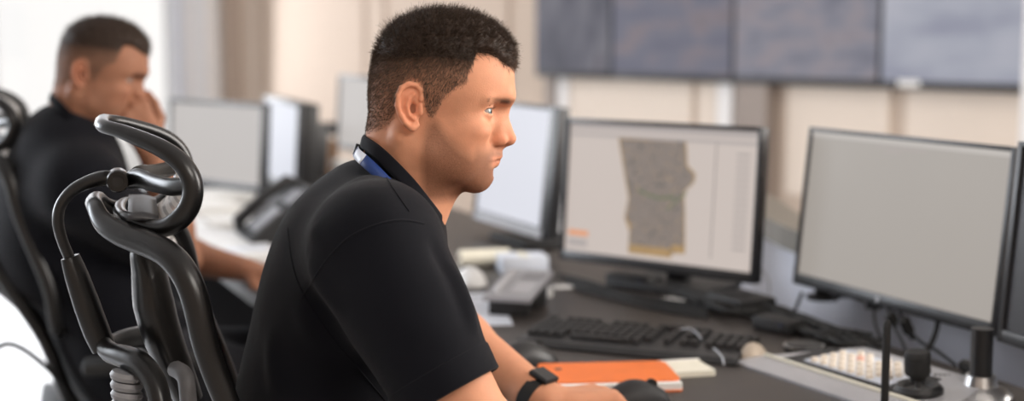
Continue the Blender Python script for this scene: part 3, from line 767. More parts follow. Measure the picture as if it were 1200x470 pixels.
MB().box((0, 0, .16), (.20, .10, .05), bev=.004).build('top_box', M['dgrey'], r); MB().tube([(0, 0, 0), (0, 0, .14)], .015, 10).build('post', M['dgrey'], r)

# ================================================================== CHAIRS
CX = V(.966, .255, 0).normalized(); CROT = math.atan2(CX.y, CX.x)
CL = V(-CX.y, CX.x, 0); CO = V(-.3635, 1.66, 0)+CL*.142+CX*.20
def cl(px, py, y):                     # chair-local point whose sideways offset is y
    r = ray(px, py); o = V(0, 0, CAMZ)-CO
    t = (y - o.dot(CL))/r.dot(CL); p = o+r*t
    return V(p.dot(CX), y, p.z)
def mir(ps): return [V(p.x, -p.y, p.z) for p in ps]
fab = mesh_fabric('pale mesh fabric', (.60, .56, .52, 1))
fabd = mesh_fabric('dark mesh fabric', (.30, .28, .26, 1))
ch = thing('office_chair', 'black mesh office chair with a ring headrest, directly behind the front man', 'office chair', CO, CROT, 'mesh office chairs with headrests')
HY, BY = .142, .215
# headrest ring
hp = [cl(*p, -y_) for p, y_ in zip(((122, 149), (137, 152), (160, 161), (186, 172), (208, 186), (222, 203), (227, 222), (222, 244), (208, 260), (190, 268), (168, 263), (152, 256)), (.065, .08, .10, .12, .135, HY, HY, HY, .138, .122, .10, .085))]
near = spline(hp, 5)
def arc_bar(a, bulge, n=9):           # from the near end a to its mirror, rounded
    o = []
    for i in range(n):
        t = i/(n-1); y = a.y*math.cos(PI*t); s = math.sin(PI*t); o.append(V(a.x+bulge.x*s, y, a.z+bulge.z*s))
    return o
topbar = arc_bar(hp[0], V(-.004, 0, .003)); botbar = arc_bar(hp[-1], V(-.012, 0, .0))
rr = lerp_list([.0075, .009, .0105, .0115, .012, .0125, .013, .013, .0125, .011, .009], len(near))
ring = near[::-1] + topbar[1:-1] + mir(near) + botbar[::-1][1:-1] + [near[-1]]
rad = rr[::-1] + [.0075]*(len(topbar)-2) + rr + [.009]*(len(botbar)-2) + [rr[-1]]
ring, rad = smooth_ring(ring, [max(x, .0088) for x in rad], 170, 6)
hr = MB().tube(ring, rad, 12, flat=.9, up=None).build('headrest_frame', M['frame'], ch)
rows = []
for p in near[1:-1]:
    rows.append([V(p.x-.012*math.sin(PI*k/10) - .004, p.y*math.cos(PI*k/10)*.97, p.z) for k in range(11)])
MB().grid(rows).build('headrest_mesh', fab, ch)
pl = [cl(x, y, -HY*.7) for x, y in ((147, 262), (166, 247), (186, 262), (166, 274))]
P0, P1 = cl(165, 258, -.12), None
mbp = MB(); a_, b_ = cl(150, 259, -.10), cl(186, 262, -.10)
mbp.grid([[V(a_.x+(b_.x-a_.x)*t, y, a_.z+.008-(.012 if t > .6 else 0)*(t-.6)) for y in np.linspace(-.115, .115, 7)] for t in np.linspace(0, 1, 5)])
o = mbp.build('headrest_plate', M['dgrey'], ch); sm_ = o.modifiers.new('s', 'SOLIDIFY'); sm_.thickness = .006
# yoke from pivot to both rails
yk = spline([cl(150, 212, 0), cl(163, 209, -.02), cl(178, 214, -.06), cl(200, 219, -.11), cl(222, 217, -.14)], 6)
yr = lerp_list([.010, .013, .012, .011, .011, .010], len(yk))
MB().tube(yk, yr, 12, flat=.6, up=(0, 0, 1)).build('yoke', M['frame'], ch); MB().tube(mir(yk), yr, 12, flat=.6, up=(0, 0, 1)).build('yoke', M['frame'], ch)
# pivot
pv = cl(138, 211, 0)
MB().lathe([(0, -.022), (.0125, -.022), (.014, -.019), (.014, .019), (.0125, .022), (0, .022)], pv, 24, Rx(PI/2)).build('pivot', M['frame'], ch)
MB().lathe([(.004, -.0235), (.0065, -.0235), (.0065, -.0225), (.004, -.0225)], pv, 16, Rx(-PI/2)).build('pivot_screw', M['black'], ch)
# headrest post
po = spline([cl(*p, 0) for p in ((140, 210), (120, 209), (100, 215), (83, 225), (71, 241), (68, 260), (73, 282), (83, 306))], 6)
MB().tube(po, lerp_list([.0125, .012, .0105, .0095, .009, .009, .0085, .0085], len(po)), 14, flat=.8, up=(0, 1, 0)).build('headrest_post', M['frame'], ch)
sl_ = spline([cl(*p, 0) for p in ((82, 301), (90, 324), (102, 358), (113, 388), (122, 408))], 6)
MB().tube(sl_, lerp_list([.0125, .016, .018, .018, .0165], len(sl_)), 14, flat=.8).build('spine', M['frame'], ch)
for sg in (1, -1):
    br = [cl(118, 398, 0), cl(128, 412, -.02), cl(146, 418, -.05), cl(165, 427, -.08), cl(180, 446, -.10), cl(188, 475, -.115), cl(194, 520, -.12), V(-.17, -.12, .66), V(-.12, -.11, .52), V(-.03, -.09, .42)]
    if sg < 0: br = mir(br)
    br = spline(br, 6); MB().tube(br, lerp_list([.010, .013, .0145, .015, .015, .014, .014, .015, .016, .016], len(br)), 12).build('back_arm', M['frame'], ch)
# back frame
bp = [cl(*p, -y_) for p, y_ in zip(((114, 243), (115, 254), (130, 268), (155, 279), (182, 289), (205, 304), (221, 328), (231, 358), (238, 394), (250, 432), (268, 477), (300, 560), (310, 640)), (.055, .066, .09, .118, .148, .175, .19, .195, .198, .20, .205, .21, .21))]
bn = spline(bp, 5)
bt = arc_bar(bp[0], V(-.006, 0, .002), 11)
br_ = lerp_list([.008, .011, .015, .0165, .0165, .0165, .016, .016, .0155, .015, .0145, .014, .013], len(bn))
botb = arc_bar(bp[-1], V(.01, 0, -.02), 11)
ringb = bn[::-1] + bt[1:-1] + mir(bn) + botb[::-1][1:-1] + [bn[-1]]
radb = br_[::-1] + [.009]*9 + br_ + [.012]*9 + [br_[-1]]
ringb, radb = smooth_ring(ringb, [max(x, .0105) for x in radb], 220, 6)
MB().tube(ringb, radb, 14, flat=.8).build('back_frame', M['frame'], ch)
rows = [[V(p.x+(-.004*max(0, 1-j_/18)-.012*min(1, j_/18))*math.sin(PI*k/12)-.003, p.y*math.cos(PI*k/12)*.97, p.z) for k in range(13)] for j_, p in enumerate(bn[1:-1])]
MB().grid(rows).build('back_mesh', fab, ch)
# lumbar pad and its two stays
sp = spline([cl(*p, 0) for p in ((163, 292), (174, 320), (180, 355), (190, 392), (206, 432), (222, 470))], 6)
MB().tube(sp, lerp_list([.012, .022, .026, .025, .022, .018], len(sp)), 14, flat=1.5, up=(1, 0, 0)).build('lumbar_strip', M['frame'], ch)
# levers and lower works
lv = spline([cl(205, 432, -.03), cl(216, 440, -.05), cl(220, 460, -.06), cl(222, 500, -.06)], 5)
MB().tube(lv, .011, 12).build('lever', M['grey'], ch)
kn = cl(147, 446, -.07)
kb = MB()
for i in range(6): kb.lathe([(0, 0), (.018, .001), (.020, .006), (.018, .011), (0, .012)], kn+V(0, 0, -.012*i), 18, Ry(.2))
kb.build('ribbed_bellows', M['grey'], ch)
MB().tube([kn+V(0, 0, -.06), V(-.06, -.03, .56), V(0, 0, .50)], [.016, .02, .03], 12).build('tilt_arm', M['frame'], ch)
lp = spline([V(-.10, -.13, .50), V(-.16, -.15, .60), V(-.24, -.15, .66), V(-.30, -.14, .60), V(-.29, -.12, .52), V(-.20, -.11, .47), V(-.08, -.08, .43)], 8)
MB().tube(lp, .006, 8).build('control_cable', M['rubber'], ch)
# seat, arms, column, base
rows = []
for i in range(9):
    t = i/8; x = -.20+.46*t
    rows.append([V(x, -.24+.48*k/10, .47+.012*math.cos(PI*(k/10-.5)*2)*-1 + (-.035*max(0, t-.75)*4*.5)) for k in range(11)])
o = MB().grid(rows).build('seat', M['matte'], ch); md = o.modifiers.new('s', 'SOLIDIFY'); md.thickness = .05; md.offset = -1
MB().box((.0, 0, .40), (.22, .20, .06), bev=.015).build('mechanism', M['frame'], ch)
for sg in (1, -1):
    MB().tube(spline([V(-.02, sg*.16, .40), V(0, sg*.27, .42), V(-.02, sg*.285, .52), V(0, sg*.28, .62)], 5), .018, 12).build('arm_post', M['frame'], ch)
    MB().box((.03, sg*.28, .632), (.24, .08, .028), bev=.012).build('arm_pad', M['rubber'], ch)
MB().lathe([(0, .10), (.03, .10), (.03, .22), (.02, .225), (.02, .38), (0, .38)], n=20).build('gas_column', M['matte'], ch)
for i in range(5):
    a = 2*PI*i/5+.3; d = V(math.cos(a), math.sin(a), 0)
    MB().tube([d*.02+V(0, 0, .115), d*.17+V(0, 0, .105), d*.30+V(0, 0, .078)], [.028, .022, .016], 10, flat=.8).build('base_spoke', M['frame'], ch)
    MB().lathe([(0, -.012), (.022, -.012), (.027, -.006), (.027, .006), (.022, .012), (0, .012)], d*.305+V(0, 0, .027), 18, Rz(a+.6) @ Rx(PI/2)).build('caster', M['rubber'], ch)
# second chair
c2 = copy_tree(ch)
tgt = at(-2, 150, 3.0); hx = cl(180, 210, 0); head_w = CO+CX*hx.x
c2.location = CO + V(tgt.x-head_w.x, tgt.y-head_w.y, 0)
c2['label'] = 'black mesh office chair cut off by the left edge, behind the second man'
# black phone tilted up on the far part of the desk
p = onz(326, 284, DZ); tp = thing('desk_phone', 'black desk phone tilted steeply up on the far desk, left of the front man\'s back', 'telephone', p, ROTN-PI/2)
prof = [(-.09, .0), (-.095, .022), (.075, .150), (.092, .146), (.092, .120), (.03, .0)]
b = MB(); vs = [(-.085, y, z) for y, z in prof]+[(.085, y, z) for y, z in prof]; n = len(prof)
b.add(vs, [tuple(range(n)), tuple(range(n, 2*n))[::-1]]+[(i, (i+1) % n, n+(i+1) % n, n+i) for i in range(n)]); b.build('body', M['matte'], tp, smooth=False)
a_ = math.atan2(.128, .17); RA = Rx(a_)
def fp(x, t, l): return V(x, -.095+.17*t, .022+.128*t)+RA @ V(0, 0, l)
hs = MB(); hs.tube([fp(-.058, .05, .004), fp(-.058, .10, .026), fp(-.058, .5, .034), fp(-.058, .90, .026), fp(-.058, .97, .004)], [.014, .018, .015, .018, .014], 12); hs.build('handset', M['black'], tp)
MB().box(fp(.022, .34, .002), (.075, .085, .004), RA).build('keypad', M['phone'], tp); MB().box(fp(.022, .78, .002), (.085, .05, .004), RA).build('display', M['phone'], tp)

# ================================================================== HEAD (modelled in units of about a millimetre: x forward, y sideways, z up)
def sym(fn):                                     # both halves
    for sg in (1, -1): fn(sg)
def P3(px, py, y=0): return (px, y, -py)
def make_head():
    F = Field((418, -92, -285), (618, 92, -2), 1.5)
    F.el(P3(516, 92), (80, 70, 72), k=1)                                   # cranium
    F.el(P3(545, 96), (55, 60, 62), k=20)                                  # forehead
    F.el(P3(540, 150), (37.5, 57, 56), k=14)                                 # mid face
    F.rc(P3(593, 113, -16), P3(593, 113, 16), 8, 8, 14)                    # brow
    sym(lambda s: F.rc(P3(592, 114.5, s*12), P3(571, 116, s*46), 6.5, 5.5, 10))
    sym(lambda s: F.el(P3(556, 152, s*42), (20, 17, 13), k=14))            # cheekbones
    sym(lambda s: F.rc(P3(553, 206, s*14), P3(505, 176, s*49), 17, 14, 16))  # jaw
    F.rc(P3(560, 207, -8), P3(560, 207, 8), 16.5, 16.5, 12)                # chin
    F.el(P3(553, 184), (30, 33, 30), k=14)                                 # muzzle
    sym(lambda s: F.el(P3(528, 178, s*38), (36, 22, 34), k=18))            # cheek
    F.rc(P3(496, 150), P3(462, 246), 55, 54, 22)                           # neck
    F.rc(P3(502, 185), P3(474, 250), 46, 48, 16)
    sym(lambda s: F.rc(P3(476, 158, s*50), P3(492, 245, s*16), 12, 11, 14))  # neck muscle
    F.rc(P3(475, 116), P3(469, 158), 41, 36.5, 12); F.rc(P3(470, 158), P3(456, 250), 36.5, 38, 12)
    # eyes
    sym(lambda s: F.el(P3(588, 131, s*34), (16.5, 20, 10), k=13, op='sub'))
    EYE = (566.5, 130, 31); ER = 11.2
    sym(lambda s: F.el(P3(EYE[0], EYE[1], s*EYE[2]), (13.2, 14.5, 12.6), k=4))
    #sym(lambda s: F.rc(P3(578.5, 124.2, s*22), P3(574, 124.6, s*43), 2.2, 2.2, 3))    # upper lid fold
    #sym(lambda s: F.rc(P3(577, 139.5, s*22), P3(570, 138.8, s*42), 2.3, 2.2, 6))      # lower lid
    #sym(lambda s: F.rc(P3(581, 130.6, s*21), P3(575.5, 129.6, s*44.5), 2.2, 2.0, 1, 'sub'))
    def slit(s):
        cx, cy, cz = EYE[0], s*EYE[2], -EYE[1]
        def fn(X, Y, Z):
            dx, dy, dz = X-cx, (Y-cy)*s, Z-cz
            r = np.sqrt(dx*dx+dy*dy+dz*dz); az = np.degrees(np.arctan2(dy, dx))
            t = np.clip(1-((az-22)/60)**2, 0, 1)
            d = np.abs(dz-.2-.012*(az-22)) - (3.6*np.sqrt(t)-.7)
            return np.maximum(d, np.maximum(r-17, 9-r))
        F.apply((cx-2, cy-17, cz-8), (cx+17, cy+17, cz+8), fn, .6, 'sub')
    sym(slit)
    sym(lambda s: F.rc(P3(579, 121.8, s*20), P3(572, 122.2, s*44), 1.2, 1.2, 2.5, 'sub'))
    # nose
    F.rc(P3(587.5, 129), P3(591, 150), 7, 7.5, 9)
    F.rc(P3(591, 150), P3(596.5, 162), 7.5, 8.6, 6)
    sym(lambda s: F.rc(P3(582, 140, s*6), P3(585, 161, s*9), 8, 8.5, 8))
    sym(lambda s: F.el(P3(586, 164.3, s*13.5), (8.6, 5.0, 6.4), k=4))
    sym(lambda s: F.rc(P3(578, 157, s*20.5), P3(575, 166, s*22), 1.0, 1.3, 4, 'sub'))
    sym(lambda s: F.el(P3(591, 170.2, s*8.5), (5.4, 4, 2.5), k=1.5, op='sub'))
    F.rc(P3(592, 168.5), P3(586, 172.5), 3.4, 4.2, 4)
    # mouth
    F.rc(P3(579, 177), P3(580.5, 182), 7.6, 6.6, 6)
    sym(lambda s: F.rc(P3(581.5, 182.4, s*2), P3(566.5, 186.5, s*25), 4.4, 2.0, 7))
    sym(lambda s: F.rc(P3(577.2, 191.0, s*2), P3(566, 189, s*22), 4.5, 2.4, 7))
    sym(lambda s: F.rc(P3(588, 187.3, s*1), P3(567.5, 188.2, s*26), 1.2, 1.1, 1.8, 'sub'))
    #sym(lambda s: F.rc(P3(567, 187, s*26), P3(565, 192, s*29), 2.2, 2.4, 5, 'sub'))
    F.rc(P3(580.5, 201.5, -10), P3(580.5, 201.5, 10), 3.4, 3.4, 7, 'sub')
    #sym(lambda s: F.rc(P3(578, 172, s*22), P3(564, 184, s*32), 1.6, 1.8, 7, 'sub'))   # nasolabial fold
    # ears
    def ear(s):
        ye = lambda x: 65.5+(500-x)*.42
        E = lambda x, y, o=0: P3(x, y, s*(ye(x)+o))
        th = math.atan(.42)
        R = np.array(Rz(-s*th))
        F.el(E(486, 122, -1), (15, 3.6, 26), R, k=6)
        pts = [(499, 116), (499.5, 106), (494, 100), (486, 98.6), (478, 103), (474, 112), (474, 123), (477, 133), (482, 142), (488, 148)]
        for a, b in zip(pts, pts[1:]): F.rc(E(*a, 2.6), E(*b, 2.6), 3.2, 3.2, 1.8)
        F.rc(E(490, 147.5, 1), E(493.5, 145, 0), 4.6, 4.2, 3)
        pts = [(491, 110), (485.5, 115), (484, 124), (486.5, 133), (491.5, 138)]
        for a, b in zip(pts, pts[1:]): F.rc(E(*a, 2.4), E(*b, 2.4), 2.5, 2.4, 1.8)
        F.rc(E(497.5, 124, 1), E(498, 131, 1), 3.2, 3.4, 3)
        F.el(E(492, 126, 4), (4.5, 7.5, 7.5), R, k=5, op='sub')
        F.rc(E(479.5, 113, 4.4), E(480, 130, 4.4), 1.9, 1.6, 2, 'sub')
        F.rc(E(492, 105.5, 4.6), E(484, 107, 4.6), 2.0, 1.8, 2, 'sub')
    sym(ear)
    v, q = F.mesh()
    v = relax(v, q, 1, .35)
    return v, q, EYE, ER
HV, HQ, EYE, ER = make_head()
def hairline(px):
    return np.interp(px, [430, 450, 458, 466, 470, 476, 484, 497, 501, 504, 508, 513, 521, 528, 540, 549, 556, 561, 575, 590, 606],
                         [156, 152, 148, 140, 126, 104, 96, 97, 104, 128, 138, 138, 122, 111, 103, 99, 88, 71, 71.5, 76, 80])
def hair_amount(p):                             # 0..1, how far inside the hair region
    px, y, py = p[:, 0], np.abs(p[:, 1]), -p[:, 2]
    hl = hairline(px)
    hl = np.where(px > 552, hl + np.clip((y-34)/14, 0, 1)*-6 + np.where(y < 30, 2.5, 0), hl)
    d = hl-py
    a = np.clip(d/9+.25, 0, 1)
    ear = ((px-487)/15)**2+((py-123)/27)**2 < 1
    a = np.where(ear & (y > 48), 0, a)
    return a
def head_colors(v, skin, hairc, stub_amt):
    px, y, py = v[:, 0], np.abs(v[:, 1]), -v[:, 2]
    col = np.tile(np.array([*skin, 0.]), (len(v), 1))
    def blend(m, c):
        m = np.clip(m, 0, 1)[:, None]; col[:, :3] = col[:, :3]*(1-m)+np.asarray(c)*m
    g = lambda cx, cy, rx, ry, yc=None, ry2=10: np.exp(-((px-cx)/rx)**2-((py-cy)/ry)**2-(0 if yc is None else ((y-yc)/ry2)**2))
    red = np.array(skin)*np.array([1.02, .78, .72])
    blend(.55*g(595, 162, 14, 12), red); blend(.35*g(560, 158, 22, 16, 44, 20), red)
    blend(.8*g(486, 122, 16, 28)*(y > 64), red)
    lip = np.array(skin)*np.array([.86, .62, .60])
    lm = np.clip((px-563)/7, 0, 1)*(y < 27)
    blend(.45*lm*np.clip((26-y)/8, 0, 1)*np.clip((py-180.5)/2, 0, 1)*np.clip((196-py)/3, 0, 1), lip)
    blend(.8*g(583, 187.6, 30, 1.1)*(y < 26)*(px > 566), np.array(skin)*np.array([.40, .25, .22]))
    # beard shadow
    sb = np.clip((px-500+(py-140)*.35)/14, 0, 1)
    line = np.interp(px, [500, 515, 530, 545, 556, 562, 570, 592], [128, 138, 158, 172, 179, 172, 172, 173])
    sb = sb*np.clip((py-line)/20+.45, 0, 1)**1.3*np.clip((238-py)/12, 0, 1)
    sb *= 1-.85*np.clip((py-180)/4, 0, 1)*np.clip((197-py)/4, 0, 1)*np.clip((px-562)/9, 0, 1)*np.clip((27-y)/8, 0, 1)
    sb *= np.where(px < 505, np.clip((px-494)/11, 0, 1), 1)
    col[:, 3] = np.clip(sb*stub_amt*.75, 0, 1)
    blend(.70*sb*stub_amt, np.array(skin)*np.array([.40, .37, .37]))
    # eyebrows and lashes
    by = np.interp(px, [556, 566, 580, 596], [122.5, 118, 115.8, 118.5])
    bm_ = np.exp(-((py-by)/2.6)**2)*np.clip((px-555)/6, 0, 1)*np.clip((y-7)/4, 0, 1)*np.clip((52-y)/8, 0, 1)*(px > 555)
    blend(.55*bm_, (.10, .05, .03))
    el = np.exp(-((py-np.interp(px, [566, 580], [127.6, 126.2]))/1.3)**2)*((px > 568) & (px < 586) & (y > 19) & (y < 45))
    blend(.75*el, (.05, .03, .025))
    ha = hair_amount(v)
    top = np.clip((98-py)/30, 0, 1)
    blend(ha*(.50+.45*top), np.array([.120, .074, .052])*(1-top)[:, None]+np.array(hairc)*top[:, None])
    return col
def place_head(o, F, U, s, v):
    L = np.cross(U, F)
    return np.array(o)+s*((v[:, :1]-520)*F+v[:, 1:2]*L+(v[:, 2:]+128)*U)
def strands(name, root, tf, m, parent, n, lenf, dirf, maskf, rad=.42, seed=1, seg=3):
    r = np.random.default_rng(seed)
    nrm = vnormals(HV, HQ)
    cen = HV[HQ].mean(1); ar = np.linalg.norm(np.cross(HV[HQ[:, 2]]-HV[HQ[:, 0]], HV[HQ[:, 3]]-HV[HQ[:, 1]]), axis=1)
    w = ar*maskf(cen); w /= w.sum()
    fi = r.choice(len(HQ), n, p=w); b = r.dirichlet((1, 1, 1, 1), n)
    p = (HV[HQ[fi]]*b[:, :, None]).sum(1); nn = nrm[HQ[fi, 0]]
    ln = lenf(p, r); d = dirf(p, nn, r); d /= np.linalg.norm(d, axis=1, keepdims=True)
    a1 = np.cross(d, r.normal(size=(n, 3))); a1 /= np.linalg.norm(a1, axis=1, keepdims=True); a2 = np.cross(d, a1)
    bend = r.normal(size=(n, 3))*.12 + np.array([.0, 0, -.0])
    V_ = []; 
    for k in range(seg+1):
        t = k/seg; c = p+d*(ln*t)[:, None]+bend*(ln*t*t)[:, None] - nn*(.6*(1-t))
        rr_ = rad*(1-.65*t)
        for j in range(3):
            a = 2*PI*j/3; V_.append(c+(a1*math.cos(a)+a2*math.sin(a))*rr_)
    V_ = np.stack(V_, 1).reshape(-1, 3); q = []
    base = np.arange(n)*3*(seg+1)
    for k in range(seg):
        for j in range(3):
            q.append(np.stack([base+k*3+j, base+k*3+(j+1) % 3, base+(k+1)*3+(j+1) % 3, base+(k+1)*3+j], 1))
    q = np.concatenate(q)
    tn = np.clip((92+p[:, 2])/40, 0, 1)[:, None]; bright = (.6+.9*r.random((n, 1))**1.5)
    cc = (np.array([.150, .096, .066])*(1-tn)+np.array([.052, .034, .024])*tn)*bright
    global LASTC; LASTC = np.repeat(np.concatenate([cc, np.zeros((n, 1))], 1), 3*(seg+1), axis=0)
    return V_, q
def hair_len(p, r):
    px, y, py = p[:, 0], np.abs(p[:, 1]), -p[:, 2]
    n = len(p)
    topness = np.clip((76-py+ (px-520)*.10)/26, 0, 1)*np.clip((70-y)/18, 0, 1)
    back = np.clip((475-px)/30, 0, 1)
    side = np.clip(3.0+(125-py)*.06, 2.0, 6.5)
    base = side*(1-topness)+topness*15.5
    base = np.maximum(base, back*np.clip((150-py)/14, 3, 9))
    return base*(.65+.5*r.random(n))
def hair_dir(p, nn, r):
    px, y, py = p[:, 0], np.abs(p[:, 1]), -p[:, 2]
    topness = np.clip((76-py)/26, 0, 1)[:, None]
    fwd = np.array([1., 0, .15]); down = np.array([-.35, 0, -1.])
    return nn*(.55+.2*topness)+topness*fwd*.45+(1-topness)*down*.8+r.normal(size=p.shape)*(.22+.14*topness)
def hair_shell(frac=.72):
    ha = hair_amount(HV); r = np.random.default_rng(5)
    class R0:
        def random(s, n): return np.full(n, .7)
    ln = hair_len(HV, R0())
    nrm = vnormals(HV, HQ)
    keep = (ha[HQ].min(1) > .35) & (ln[HQ].min(1) > 6.5)
    q = HQ[keep]; ids = np.unique(q); mp = -np.ones(len(HV), int); mp[ids] = np.arange(len(ids))
    v = HV[ids]; off = np.clip(ln[ids]-6.5, 0, None)*1.2*frac*np.clip((ha[ids]-.35)/.55, 0, 1)
    off = off*(1+.25*wob(v, .35)+.18*wob(v, .8))
    return v+nrm[ids]*(off-.4)[:, None]+np.array([1, 0, 0])*(off*.25)[:, None], mp[q]
def add_head_details(root, tf, off, iris, hairm, n=16000, seed=1):
    """hair, eyebrows and eyes as children of the person"""
    sv, sq = strands('hair', None, None, None, None, n, hair_len, hair_dir, lambda c: hair_amount(c)**1.5*(1+.5*np.clip((80+c[:, 2])/30, 0, 1)), rad=.27, seed=seed)
    cv, cq = hair_shell()
    v = np.concatenate([sv, cv]); q = np.concatenate([sq, cq+len(sv)])
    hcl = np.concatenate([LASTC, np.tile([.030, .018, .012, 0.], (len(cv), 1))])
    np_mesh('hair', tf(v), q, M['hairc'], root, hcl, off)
    def bm(sg):
        def f(c):
            px, y, py = c[:, 0], c[:, 1]*sg, -c[:, 2]
            by = np.interp(px, [556, 566, 580, 596], [122.5, 118, 115.8, 118.5])
            return np.exp(-((py-by)/2.2)**2)*((y > 9) & (y < 52) & (px > 556))+1e-9
        return f
    for sg in (-1, 1):
        bv, bq = strands('eyebrow', None, None, None, None, 560, lambda p, r: 3.5+2.5*r.random(len(p)), lambda p, nn, r: nn*.25+np.array([-.8, sg*.5, .22])+r.normal(size=p.shape)*.15, bm(sg), rad=.22, seed=seed+3)
        np_mesh('eyebrow', tf(bv), bq, M['brow'], root, off=off)
        c = np.array([EYE[0], sg*EYE[2], -EYE[1]])
        def ball(r, ax_lim0, ax_lim1, n1=14, n2=24):
            vs = []; fs = []
            for i in range(n1+1):
                a = ax_lim0+(ax_lim1-ax_lim0)*i/n1
                for k in range(n2):
                    b = 2*PI*k/n2; vs.append((math.cos(a)*r, math.sin(a)*math.cos(b)*r, math.sin(a)*math.sin(b)*r))
            for i in range(n1):
                for k in range(n2): fs.append((i*n2+k, (i+1)*n2+k, (i+1)*n2+(k+1) % n2, i*n2+(k+1) % n2))
            return np.array(vs)+c, np.array(fs)
        e = np_mesh('eye', tf(ball(ER, .0001, PI-.0001)[0]), ball(ER, .0001, PI-.0001)[1], M['eyew'], root, off=off)
        def look(v_, a=math.radians(-20)):
            d = v_-c; return c+np.stack([d[:, 0]*math.cos(a)-d[:, 1]*math.sin(a), d[:, 0]*math.sin(a)+d[:, 1]*math.cos(a), d[:, 2]], 1)
        i_ = np_mesh('iris', tf(look(ball(ER+.12, .17, .50, 4)[0])), ball(ER+.12, .17, .46, 4)[1], iris, e, off=None)
        i_.data.transform(Matrix.Translation(-Vector(off)))
        p_ = np_mesh('pupil', tf(look(ball(ER+.14, .0001, .18, 3)[0])), ball(ER+.14, .0001, .18, 3)[1], M['pupil'], e, off=None)
        p_.data.transform(Matrix.Translation(-Vector(off)))
M['eyew'] = mat('eye white', (.33, .30, .275), .2, spec=.5, scale=900); M['iris'] = mat('grey blue iris', (.16, .20, .20), .2, scale=2500, var=.4); M['pupil'] = mat('pupil', (.004, .004, .004), .1)

# ------------------------------------------------------------------ hands
def hand(F, w, fwd, palm, thumbside, curls, k=.006, sc=1., spread=.0):
    """wrist point, finger direction, direction the palm faces, side the thumb leaves; curls: base bend for index..little"""
    w, f, p, t = [np.array(a, float) for a in (w, fwd, palm, thumbside)]
    f /= np.linalg.norm(f); p -= f*p.dot(f); p /= np.linalg.norm(p); t -= f*t.dot(f)+p*t.dot(p); t /= np.linalg.norm(t)
    kn = [w+f*(.092*sc)+t*(.030*sc), w+f*(.096*sc)+t*(.010*sc), w+f*(.091*sc)-t*(.011*sc), w+f*(.082*sc)-t*(.030*sc)]
    kn = [x-p*.004 for x in kn]
    for i, x in enumerate(kn): F.rc(w+t*(.014-.009*i)*sc, x, .0150*sc, .0118*sc, .014)
    F.rc(w+f*.03*sc+t*.022*sc, w+f*.075*sc+t*.020*sc, .014*sc, .012*sc, .012)
    Ls = [(.042, .026, .020), (.046, .029, .021), (.043, .027, .020), (.033, .020, .018)]
    for i, x in enumerate(kn):
        a = 0; q = x; cu = curls[i]
        sdv = t*(.10*(1.2-i)*spread)
        for j, L in enumerate(Ls[i]):
            a += cu[j]; d = f*math.cos(a)+p*math.sin(a)+sdv; d /= np.linalg.norm(d)
            q2 = q+d*L*sc; r1 = (.0098, .0088, .0078)[j]*sc*(.88 if i == 3 else 1); r2 = (.0088, .0078, .0066)[j]*sc*(.88 if i == 3 else 1)
            F.rc(q, q2, r1, r2, .0035 if j else .006); q = q2
    a = w+f*.022*sc+t*.024*sc+p*.008; b = a+(f*.55+t*.65+p*.35)*.042*sc; c = b+(f*.85+t*.22+p*.30)*.034*sc; d = c+(f*.9-t*.05+p*.3)*.026*sc
    F.rc(a, b, .0150*sc, .0118*sc, .010); F.rc(b, c, .0112*sc, .0098*sc, .004); F.rc(c, d, .0098*sc, .0078*sc, .003)
def seg(F, a, b, r1, r2, k=.02): F.rc(tuple(a), tuple(b), r1, r2, k)
def join_meshes(parts):
    v, q, c, n = [], [], [], 0
    for a, b, col in parts: v.append(a); q.append(b+n); c.append(col); n += len(a)
    return np.concatenate(v), np.concatenate(q), np.concatenate(c)

# ================================================================== FRONT MAN
S_ = 1.8/FPX
rt = bpy.data.objects.new('person', None); C.objects.link(rt); rt.location = (-.21, 1.80, 0)
tag(rt, 'man in a black polo shirt with a blue lanyard, sitting in sharp profile', 'person')
OFF = np.array(rt.location)
F1 = np.array([.9995, -.02, 0]); F1 /= np.linalg.norm(F1); U1 = np.array([0, .035, .9994]); U1 -= F1*U1.dot(F1); U1 /= np.linalg.norm(U1)
ho = np.array(at(520, 128, 1.80))
tf1 = lambda v: place_head(ho, F1, U1, S_, v)
SK = (.61, .285, .168)
hcol = head_colors(HV, SK, (.030, .0185, .0125), 1.)
# skeleton
rsh = np.array(at(440, 288, 1.63)); relb = np.array(at(570, 520, 1.57)); rwr = np.array((.19, 1.70, .782))
lsh = np.array((-.225, 1.955, 1.008)); lelb = np.array((-.13, 2.15, .856)); lwr = np.array(at(643, 472, 1.995))
def arm_fields(sh, el_, wr, hd, thumb, palm, curls, h=.0016):
    lo = np.minimum(np.minimum(sh, el_), wr)-.12; hi = np.maximum(np.maximum(sh, el_), wr)+.12
    out = []
    F = Field(np.minimum(el_, wr)-.23, np.maximum(el_, wr)+.23, .0024)
    d = (wr-el_); L = np.linalg.norm(d)
    mid = el_+d*.28
    up = el_+(sh-el_)*.55
    F.rc(up, el_, .050, .040, .02); F.rc(el_, mid, .041, .044, .02); F.rc(mid, wr-d/L*.015, .044, .0265, .02)
    sidev = np.cross(d/L, palm); sidev /= np.linalg.norm(sidev)
    F.rc(wr-d/L*.03+sidev*.008, wr+sidev*.010, .024, .021, .015); F.rc(wr-d/L*.03-sidev*.008, wr-sidev*.010, .024, .021, .015)
    hand(F, wr, hd, palm, thumb, curls)
    v, q = F.mesh(); return relax(v, q, 1, .4), q
flat = np.array([0, 0, -1.])
cu = [(.35, .55, .4), (.4, .6, .4), (.45, .6, .4), (.5, .6, .4)]
HDL = np.array((.93, .36, -.03))
la = arm_fields(lsh, lelb, lwr, HDL, np.array((.36, -.93, 0)), flat, [(.62, .75, .45), (.66, .8, .45), (.7, .8, .5), (.75, .8, .5)])
